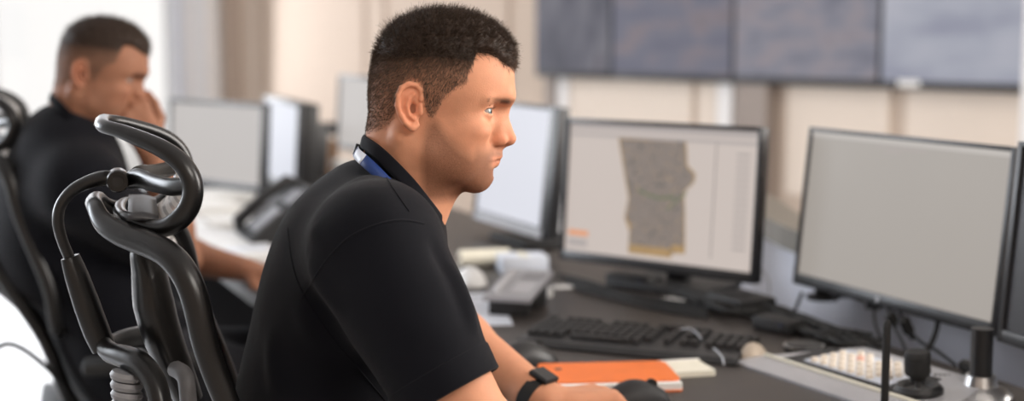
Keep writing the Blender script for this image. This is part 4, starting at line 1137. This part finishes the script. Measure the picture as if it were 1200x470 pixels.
ra = arm_fields(relb+(rsh-relb)*1., relb, rwr, np.array((.92, .38, -.05)), np.array((-.38, .92, 0)), flat, cu)
lat = np.array((-.2, .98, 0)); fw = np.array((.98, .2, 0))
tc_ = np.array(at(414, 320, 1.81)); ab = np.array(at(388, 470, 1.82)); pel = np.array((-.215, 1.83, .56))
def tilt_R(a): # torso axes: columns forward, lateral, up, leaning forward by a
    f = fw*math.cos(a)-np.array((0, 0, math.sin(a))); u = fw*math.sin(a)+np.array((0, 0, math.cos(a)))
    return np.stack([f, lat, u], 1)
def torso(F, g=0., k=.05):
    F.el(tc_, (.102+g, .165+g, .142+g), tilt_R(.46), k=k)
    F.el(tc_+np.array((.012, .0, .028)), (.074+g, .13+g, .082+g), tilt_R(.6), k=.04)
    F.el(ab, (.117+g, .160+g, .178+g), tilt_R(.2), k=k)
    F.el(pel+np.array((.0, 0, .02)), (.125+g, .175+g, .13+g), tilt_R(0), k=k)
    F.rc(tuple(rsh+np.array((.0, .02, -.012))), tuple(lsh+np.array((.0, 0, -.02))), .048+g, .048+g, .04)
Ft = Field((-.50, 1.45, .40), (.10, 2.20, 1.22), .008)
torso(Ft, -.012)
Ft.rc(tuple(rsh), tuple(relb+(rsh-relb)*.3), .050, .045, .03); Ft.rc(tuple(lsh), tuple(lelb+(lsh-lelb)*.3), .050, .045, .03)
knee = []
for sg in (1, -1):
    hip = pel+lat*.09*sg+np.array((.02, 0, -.02)); kn = hip+np.array((.40, .10, -.02))+lat*.05*sg; an = kn+np.array((.03, .02, -.42)); knee.append((hip, kn, an))
tv, tq = Ft.mesh()
mono = lambda v: np.tile(np.array([*SK, 0.]), (len(v), 1))
def arm_col(v): return mono(v)
bv, bq, bc = join_meshes([(tf1(HV), HQ, hcol), (la[0], la[1], arm_col(la[0])), (ra[0], ra[1], arm_col(ra[0])), (tv, tq, mono(tv))])
np_mesh('body', bv, bq, M['skin'], rt, bc, OFF)
add_head_details(rt, tf1, OFF, M['iris'], M['hair'], 34000, 1)
# shirt
Fs = Field((-.52, 1.42, .50), (.16, 2.33, 1.24), .0055)
torso(Fs, .008)
Fs.el(np.array(at(450, 237, 1.80)), (.058, .09, .040), tilt_R(.62), k=.03)
adir = (relb-rsh)/np.linalg.norm(relb-rsh)
hemR = np.array(at(526, 461, 1.575)); hl_ = np.linalg.norm(hemR-rsh)
Fs.rc(tuple(rsh+np.array((.0, .01, .0))), tuple(rsh+(hemR-rsh)*.5), .066, .061, .075)
Fs.rc(tuple(rsh+(hemR-rsh)*.45), tuple(hemR+(hemR-rsh)*.2), .067, .0625, .03)
ldir = (lelb-lsh)/np.linalg.norm(lelb-lsh)
hemL = lsh+ldir*.20
Fs.rc(tuple(lsh), tuple(hemL+ldir*.03), .061, .060, .05)
# open ends: sleeves, hem, neck
def cut_beyond(F, p, d, rad):
    p, d = np.array(p), np.array(d)/np.linalg.norm(d)
    lo, hi = p-rad, p+rad
    def fn(X, Y, Z):
        pl_ = -((X-p[0])*d[0]+(Y-p[1])*d[1]+(Z-p[2])*d[2])
        ball = np.sqrt((X-p[0]-d[0]*rad*.8)**2+(Y-p[1]-d[1]*rad*.8)**2+(Z-p[2]-d[2]*rad*.8)**2)-rad*.98
        return np.maximum(pl_, ball)
    F.apply(lo-.1, hi+.1, fn, .002, 'sub')
cut_beyond(Fs, hemR, adir, .10); cut_beyond(Fs, hemL, ldir, .10)
Fs.rc(tuple(hemR-adir*.004), tuple(hemR+adir*.05), .049, .049, .001, 'sub'); Fs.rc(tuple(hemL-ldir*.004), tuple(hemL+ldir*.05), .047, .047, .001, 'sub')
def low(X, Y, Z): return (Z-.545)+0*X+0*Y
Fs.apply((-.52, 1.4, .5), (.16, 2.3, .60), low, .002, 'sub')
sv, sq = Fs.mesh(); sv = relax(sv, sq, 6, .5)
# folds of the cloth
nr = vnormals(sv, sq)
def fold(v, a, b, w, h):
    a, b = np.array(a), np.array(b); ba = b-a; t = np.clip(((v-a)@ba)/ba.dot(ba), 0, 1); d = np.linalg.norm(v-a-t[:, None]*ba, axis=1)
    return h*np.exp(-(d/w)**2)*np.sin(PI*np.clip(t, .04, .96))
dsp = np.zeros(len(sv))
fo = [((372, 262, 1.62), (398, 300, 1.60), .012, .006), ((398, 300, 1.60), (440, 330, 1.58), .014, -.005), ((360, 300, 1.62), (420, 370, 1.58), .016, .005), ((350, 330, 1.65), (400, 420, 1.6), .018, -.005),
      ((330, 350, 1.66), (385, 455, 1.62), .016, .005), ((470, 250, 1.62), (512, 330, 1.58), .010, .004), ((500, 270, 1.6), (545, 390, 1.56), .012, -.004), ((520, 300, 1.6), (560, 400, 1.56), .010, .004),
      ((440, 420, 1.56), (530, 440, 1.53), .012, .004), ((430, 390, 1.57), (520, 415, 1.53), .012, -.003), ((455, 200, 1.68), (395, 235, 1.66), .012, .003), ((300, 380, 1.7), (330, 470, 1.68), .016, .004)]
for a, b, w, h in fo: dsp += 2.2*fold(sv, at(*a), at(*b), w, h)
dsp *= np.clip(-((sv-hemR)@adir)/.03-.6, 0, 1)*(np.linalg.norm(sv-hemR, axis=1) < .12)+(np.linalg.norm(sv-hemR, axis=1) >= .12)
dsp += .0012*wob(sv, 38)+.0007*wob(sv, 80)
sv = sv+nr*dsp[:, None]
sh = np_mesh('shirt', sv, sq, M['shirt'], rt, off=OFF)
from mathutils.bvhtree import BVHTree
bvh = BVHTree.FromPolygons([tuple(x) for x in sv], [tuple(x) for x in sq])
def on_shirt(px, py, lift=0):
    r_ = ray(px, py).normalized(); h_ = bvh.ray_cast(V(0, 0, CAMZ), r_)
    return None if h_[0] is None else h_[0]+h_[1]*lift
def seam(name, pts, rad, m='shirt', par=sh):
    P = []
    for p in spline([V(x, y, 0) for x, y in pts], 8):
        q_ = on_shirt(p.x, p.y, -rad*.25)
        if q_ is not None: P.append(q_)
    if len(P) < 3: return
    o = MB().tube(P, rad, 6).build(name, M[m], par, off=Vector(OFF)); return o
seam('sleeve_seam', [(497, 262), (470, 258), (440, 264), (410, 278), (385, 302), (366, 330), (352, 352)], .0016)
seam('shoulder_seam', [(442, 188), (452, 206), (466, 228), (480, 248)], .0014)
seam('back_seam', [(337, 268), (343, 310), (356, 345), (385, 390), (420, 432), (452, 470)], .0014)
# cuff band
f1 = np.array(adir); s1 = np.cross(f1, (0, 0, 1.)); s1 /= np.linalg.norm(s1); s2 = np.cross(f1, s1); nk = 56
def srad(t):
    o = []
    for k in range(nk):
        d = s1*math.cos(2*PI*k/nk)+s2*math.sin(2*PI*k/nk); h_ = bvh.ray_cast(Vector(hemR+f1*t+d*.11), Vector(-d))
        o.append((Vector(hemR+f1*t)-h_[0]).length if h_[0] is not None else .062)
    o = np.clip(np.array(o), .054, .085)
    for _ in range(2): o = (np.roll(o, 1)+o*2+np.roll(o, -1))/4
    return o
prof_ = [(-.029, -.0005), (-.0285, .0016), (-.022, .0018), (-.014, .0018), (-.006, .0018), (.0015, .0016), (.003, -.0005), (.002, -.004), (-.004, -.006)]
rings = []; rlast = srad(-.006)
for t, g in prof_:
    rr_ = srad(min(t, -.006))+g
    rings.append([V(*(hemR+f1*t+(s1*math.cos(2*PI*k/nk)+s2*math.sin(2*PI*k/nk))*rr_[k % nk])) for k in range(nk+1)])
g_ = MB().grid(rings); g_.uv = {}; g_.build('sleeve_cuff', M['shirt'], sh, off=Vector(OFF))
# collar: folded knit collar round the neck
def ring_frame(c, fdir, tilt):
    pass
def neck_ring(pts_right):               # from nape round the near side to the throat, mirrored to the far side across the head's middle plane
    nearp = [np.array(p) for p in pts_right]
    n_ = np.cross(U1, F1); far = []
    for p in nearp[::-1]:
        far.append(p-2*n_*((p-ho).dot(n_)))
    return nearp, far
def npnt(px, py, y): # point on head frame, y sideways toward the camera (negative is near)
    return place_head(ho, F1, U1, S_, np.array([[px, y, -py]]))[0]
def ring_pts(prof):
    near_ = spline([V(*npnt(px, py, -y)) for px, py, y in prof], 8); far_ = spline([V(*npnt(px, py, y)) for px, py, y in prof], 8)
    return far_[::-1][:-1]+near_
top_in = [(431, 158, 0), (437, 160, 28), (452, 168, 50), (470, 184, 61), (490, 207, 60), (506, 231, 46), (515, 247, 24)]
top_out = [(424, 156, 0), (430, 157, 31), (448, 165, 56), (469, 181, 67), (493, 205, 65), (511, 230, 50), (521, 248, 26)]
bot_out = [(421, 170, 0), (427, 172, 34), (444, 181, 62), (466, 200, 74), (488, 224, 72), (506, 246, 56), (519, 262, 30)]
low_in = [(428, 190, 0), (434, 192, 32), (448, 200, 56), (466, 214, 66), (486, 236, 64), (504, 256, 50), (514, 268, 26)]
g_ = MB().grid([ring_pts(x) for x in (low_in, top_in, top_out, bot_out)]); g_.uv = {}
co = g_.build('collar', M['shirt'], sh, off=Vector(OFF)); md = co.modifiers.new('b', 'SUBSURF'); md.levels = 1; md.render_levels = 2
md2 = co.modifiers.new('s', 'SOLIDIFY'); md2.thickness = .0028
# lanyard under the collar
ly_t = [(420, 171, 0), (425, 173, 35), (441, 182, 64), (462, 201, 76), (480, 221, 76)]
ly_b = [(416, 180, 0), (419, 183, 37), (433, 192, 68), (453, 208, 80), (474, 230, 80)]
chest = on_shirt(500, 262) or V(*npnt(500, 262, -70))
def lan(prof, ext):
    near_ = spline([V(*npnt(px, py, -y)) for px, py, y in prof]+[ext], 8); return near_
def lan_full(prof, dx):
    a = spline([V(*npnt(px, py, -y)) for px, py, y in prof]+[V(*npnt(500+dx, 252, -72)), V(*npnt(520+dx, 285, -50))], 8)
    b = spline([V(*npnt(px, py, y)) for px, py, y in prof]+[V(*npnt(500+dx, 252, 72)), V(*npnt(520+dx, 285, 50))], 8)
    return b[::-1][:-1]+a
r1_, r2_ = lan_full(ly_t, 0), lan_full(ly_b, -6)
g_ = MB().grid([r1_, [(p+q_)/2 for p, q_ in zip(r1_, r2_)], r2_]); g_.uv = {}
lo_ = g_.build('lanyard', M['blue'], rt, off=Vector(OFF)); md = lo_.modifiers.new('s', 'SOLIDIFY'); md.thickness = .0022; md.offset = 0
ha_ = len(r1_)//2
sel = [i for i in range(ha_+1, len(r1_)) if i <= ha_+14]
n_out = V(-.3, -.9, .3).normalized()*.0018
g_ = MB().grid([[r1_[i]+n_out for i in sel], [r2_[i]+n_out for i in sel]]); g_.uv = {}
t_ = g_.build('pale_tag', M['ltgrey'], lo_, off=Vector(OFF)); md = t_.modifiers.new('s', 'SOLIDIFY'); md.thickness = .0015
i0 = sel[0]
t_ = MB().tube([r1_[i0]+n_out*1.4+V(0, 0, .002), r2_[i0]+n_out*1.4-V(0, 0, .002)], .0028, 8).build('clip', M['black'], lo_, off=Vector(OFF))
# watch on the left wrist
wd_ = (lwr-lelb)/np.linalg.norm(lwr-lelb); wc = lwr-wd_*.022
sid = np.cross(wd_, (0, 0, 1.)); sid /= np.linalg.norm(sid); upv = np.cross(sid, wd_)
wt = bpy.data.objects.new('watch', None); C.objects.link(wt); wt.parent = rt; wt.location = Vector(wc-OFF)
rings = []
for dd, g in ((-.010, 0), (-.010, .0025), (.010, .0025), (.010, 0), (-.010, 0)):
    rings.append([V(*(wd_*dd+sid*math.cos(2*PI*k/36)*(.0335+g)+upv*math.sin(2*PI*k/36)*(.0275+g))) for k in range(37)])
g_ = MB().grid(rings); g_.uv = {}; g_.build('strap', M['rubber'], wt)
RW = Matrix([sid, wd_, upv]).transposed()
MB().box(Vector(upv*.0325), (.032, .034, .007), RW, .003).build('watch_case', M['matte'], wt); MB().box(Vector(upv*.0363), (.026, .030, .001), RW).build('watch_glass', M['black'], wt)
MB().box(Vector(-sid*.0355-upv*.004), (.003, .012, .010), RW, .001).build('buckle', M['steel'], wt)
# trousers and shoes
Fp = Field((-.50, 1.45, .0), (.62, 2.30, .74), .008)
Fp.el(pel, (.14, .185, .13), tilt_R(0), k=.05); Fp.rc(tuple(pel), tuple(pel+np.array((.01, 0, .12))), .13, .12, .04)
for hip, kn, an in knee:
    Fp.rc(tuple(hip), tuple(kn), .085, .062, .05); Fp.rc(tuple(kn), tuple(an), .062, .045, .03)
pv_, pq = Fp.mesh(); np_mesh('trousers', relax(pv_, pq, 2), pq, M['trouser'], rt, off=OFF)
for hip, kn, an in knee:
    Fh = Field(an-np.array((.15, .15, .14)), an+np.array((.28, .2, .08)), .005)
    Fh.rc(tuple(an+np.array((-.03, 0, -.055))), tuple(an+np.array((.15, .03, -.072))), .038, .032, .03); Fh.rc(tuple(an), tuple(an+np.array((0, 0, -.05))), .045, .04, .03)
    zz = an[2]-.1
    a, b = Fh.mesh(); a[:, 2] = np.maximum(a[:, 2], .002); np_mesh('shoe', a, b, M['rubber'], rt, off=OFF)

# ================================================================== SECOND MAN
r2 = bpy.data.objects.new('person', None); C.objects.link(r2); r2.location = (-.98, 2.98, 0)
tag(r2, 'blurred man in a dark navy shirt at the left, resting his face on his hand', 'person')
OF2 = np.array(r2.location)
F2 = np.array([.985, .14, -.09]); F2 /= np.linalg.norm(F2); U2 = np.array([.09, .02, .985]); U2 -= F2*U2.dot(F2); U2 /= np.linalg.norm(U2)
h2 = np.array(at(121, 90, 2.92)); s2_ = S_*.985
tf2 = lambda v: place_head(h2, F2, U2, s2_, v)
SK2_SHADED = (.30, .14, .085)  # skin darkened throughout to carry the backlit shade on his face
hc2 = head_colors(HV, SK2_SHADED, (.026, .015, .010), .35)
rs2 = np.array(at(98, 222, 2.80)); re2 = np.array(at(212, 302, 2.98)); rw2 = np.array(at(178, 176, 2.93))
ls2 = np.array(at(70, 215, 3.16)); le2 = np.array(at(196, 296, 3.22)); lw2 = np.array(at(290, 317, 3.12))
Fa = Field(np.minimum(re2, rw2)-.16, np.maximum(re2, rw2)+.16, .0035)
dd = rw2-re2; Fa.rc(re2+(rs2-re2)*.5, re2, .048, .040, .02); Fa.rc(re2, re2+dd*.3, .040, .042, .02); Fa.rc(re2+dd*.3, rw2, .042, .027, .02)
hd2 = np.array(at(152, 128, 2.90))-rw2
hand(Fa, rw2, hd2, np.array((-.5, .75, .1)), np.array((0, .2, 1)), [(.7, 1.2, .9)]*4)
v1, q1 = Fa.mesh()
Fb = Field(np.minimum(le2, lw2)-.22, np.maximum(le2, lw2)+.22, .0035)
dd = lw2-le2; Fb.rc(le2+(ls2-le2)*.5, le2, .048, .040, .02); Fb.rc(le2, le2+dd*.3, .040, .042, .02); Fb.rc(le2+dd*.3, lw2, .042, .027, .02)
hand(Fb, lw2, np.array((.85, -.2, -.12)), np.array((0, 0, -1)), np.array((-.1, -.9, 0)), cu)
v2_, q2_ = Fb.mesh()
lat2 = (ls2-rs2); lat2[2] = 0; lat2 /= np.linalg.norm(lat2); fw2 = np.array((lat2[1], -lat2[0], 0))
t2 = (rs2+ls2)/2+np.array((-.04, 0, -.07)); a2 = t2+np.array((.12, .02, -.24)); p2 = np.array((a2[0]+.10, a2[1], .56))
def R2(a):
    f = fw2*math.cos(a)-np.array((0, 0, math.sin(a))); u = fw2*math.sin(a)+np.array((0, 0, math.cos(a))); return np.stack([f, lat2, u], 1)
def torso2(F, g):
    F.el(t2, (.115+g, .17+g, .17+g), R2(.25), k=.05); F.el(a2, (.12+g, .165+g, .19+g), R2(-.35), k=.06); F.el(p2, (.13+g, .175+g, .13+g), R2(0), k=.05)
    F.rc(tuple(rs2), tuple(ls2), .055+g, .055+g, .05); F.el(np.array(at(74, 198, 2.93)), (.090+g, .17+g, .118+g), R2(.35), k=.06)
    F.rc(tuple((rs2+ls2)/2+np.array((.02, 0, .01))), tuple(np.array(at(76, 168, 2.91))), .075+g, .066+g, .06)
Fc = Field(t2-np.array((.35, .35, .62)), t2+np.array((.35, .4, .32)), .01); torso2(Fc, -.012)
v3, q3 = Fc.mesh(); c2_ = lambda v: np.tile(np.array([*SK2_SHADED, 0.]), (len(v), 1))
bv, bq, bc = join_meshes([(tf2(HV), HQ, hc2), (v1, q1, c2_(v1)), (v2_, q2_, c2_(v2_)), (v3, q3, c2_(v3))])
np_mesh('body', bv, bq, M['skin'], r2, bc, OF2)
add_head_details(r2, tf2, OF2, M['iris'], M['hair'], 9000, 2)
Fs = Field(t2-np.array((.40, .45, .56)), t2+np.array((.45, .50, .34)), .008); torso2(Fs, .010)
for s_, e_ in ((rs2, re2), (ls2, le2)):
    d_ = (e_-s_)/np.linalg.norm(e_-s_); hm = s_+d_*.22; Fs.rc(tuple(s_), tuple(hm+d_*.03), .072, .064, .05); cut_beyond(Fs, hm, d_, .10); Fs.rc(tuple(hm-d_*.004), tuple(hm+d_*.05), .049, .049, .001, 'sub')
a, b = Fs.mesh(); a = relax(a, b, 2); sh2 = np_mesh('shirt', a+vnormals(a, b)*(.004*wob(a, 22))[:, None], b, M['shirt'], r2, off=OF2)
def np2(px, py, y): return V(*place_head(h2, F2, U2, s2_, np.array([[px, y, -py]]))[0])
def ring2(prof):
    n_ = spline([np2(px, py, -y) for px, py, y in prof], 5); f_ = spline([np2(px, py, y) for px, py, y in prof], 5); return f_[::-1][:-1]+n_
sh2c = [[(x, y+10, w) for x, y, w in pr_] for pr_ in (low_in, top_in, top_out, bot_out)]
g_ = MB().grid([ring2(x) for x in sh2c]); g_.uv = {}; co = g_.build('collar', M['shirt'], sh2, off=Vector(OF2)); md = co.modifiers.new('s', 'SOLIDIFY'); md.thickness = .003
Fp = Field(p2-np.array((.3, .4, .60)), p2+np.array((.75, .6, .22)), .010)
Fp.el(p2, (.145, .19, .14), R2(0), k=.05); an2 = []
for sg in (1, -1):
    hip = p2+lat2*.09*sg; kn = hip+fw2*.42+lat2*.05*sg-np.array((0, 0, .02)); an = kn+np.array((.02, 0, -.43)); an2.append(an)
    Fp.rc(tuple(hip), tuple(kn), .085, .062, .05); Fp.rc(tuple(kn), tuple(an), .062, .045, .03)
a, b = Fp.mesh(); np_mesh('trousers', relax(a, b, 2), b, M['trouser'], r2, off=OF2)
for an in an2:
    Fh = Field(an-np.array((.15, .15, .14)), an+np.array((.28, .2, .08)), .006)
    Fh.rc(tuple(an+np.array((-.03, 0, -.055))), tuple(an+np.array((.15, .03, -.072))), .038, .032, .03); Fh.rc(tuple(an), tuple(an+np.array((0, 0, -.05))), .045, .04, .03)
    a, b = Fh.mesh(); a[:, 2] = np.maximum(a[:, 2], .002); np_mesh('shoe', a, b, M['rubber'], r2, off=OF2)

# ================================================================== LIGHT
w = bpy.data.worlds.new('daylight'); SC.world = w; w.use_nodes = True
bg = w.node_tree.nodes['Background']
tcw = w.node_tree.nodes.new('ShaderNodeTexCoord'); sx = w.node_tree.nodes.new('ShaderNodeSeparateXYZ'); cr = w.node_tree.nodes.new('ShaderNodeValToRGB')
w.node_tree.links.new(tcw.outputs['Generated'], sx.inputs[0]); w.node_tree.links.new(sx.outputs['X'], cr.inputs['Fac'])
bg.inputs['Color'].default_value = (1.0, .985, .97, 1); bg.inputs['Strength'].default_value = 1.05
w.node_tree.nodes.remove(cr); w.node_tree.nodes.remove(sx); w.node_tree.nodes.remove(tcw)
def area(name, loc, tgt_, sx_, sy_, power, col=(1, 1, 1)):
    l = bpy.data.lights.new(name, 'AREA'); l.shape = 'RECTANGLE'; l.size = sx_; l.size_y = sy_; l.energy = power; l.color = col
    o = bpy.data.objects.new(name, l); C.objects.link(o); o.location = loc
    o.rotation_euler = (Vector(tgt_)-Vector(loc)).to_track_quat('-Z', 'Y').to_euler(); return o
area('window_daylight', lw(2.8, .25, 1.7), (-.3, 2.0, 1.1), 5.5, 2.6, 190, (.92, .95, 1))  # daylight of the glazed left wall
area('assumed_side_key_light', (3.4, 2.3, 2.0), (.0, 1.9, 1.1), 1.8, 1.6, 170, (1, .95, .9))  # key lamp assumed out of view to light his face; right wall is solid
area('added_ceiling_and_fill_lamp', (1.3, -.3, 2.6), (-.1, 1.8, 1.1), 1.2, 1.2, 60, (1, .93, .86))  # fill lamp added above the camera's right to brighten the front man's face
area('window_daylight', (-5, 4.6, 1.8), (-.3, 1.8, 1.0), 2.4, 2.0, 170, (.86, .92, 1))  # cool rim light added mid-room for his back and chair, no window there
area('added_ceiling_and_fill_lamp', (1.6, 5.2, 2.9), (1.2, 6.2, .9), 1.6, 1.6, 25, (1, .95, .88))  # assumed ceiling lamp, out of view, aimed below the screen wall's right half
area('added_ceiling_and_fill_lamp', (-1.3, 7.0, 2.9), (-1.2, 9.0, 1.2), 2.0, 1.6, 25, (1, .95, .88))  # second assumed ceiling lamp, also unseen, aimed towards the left of the back wall
SC.view_settings.view_transform = 'Standard'; SC.view_settings.look = 'None'; SC.view_settings.gamma = 1; SC.view_settings.use_curve_mapping = False
SC.view_settings.exposure = 0
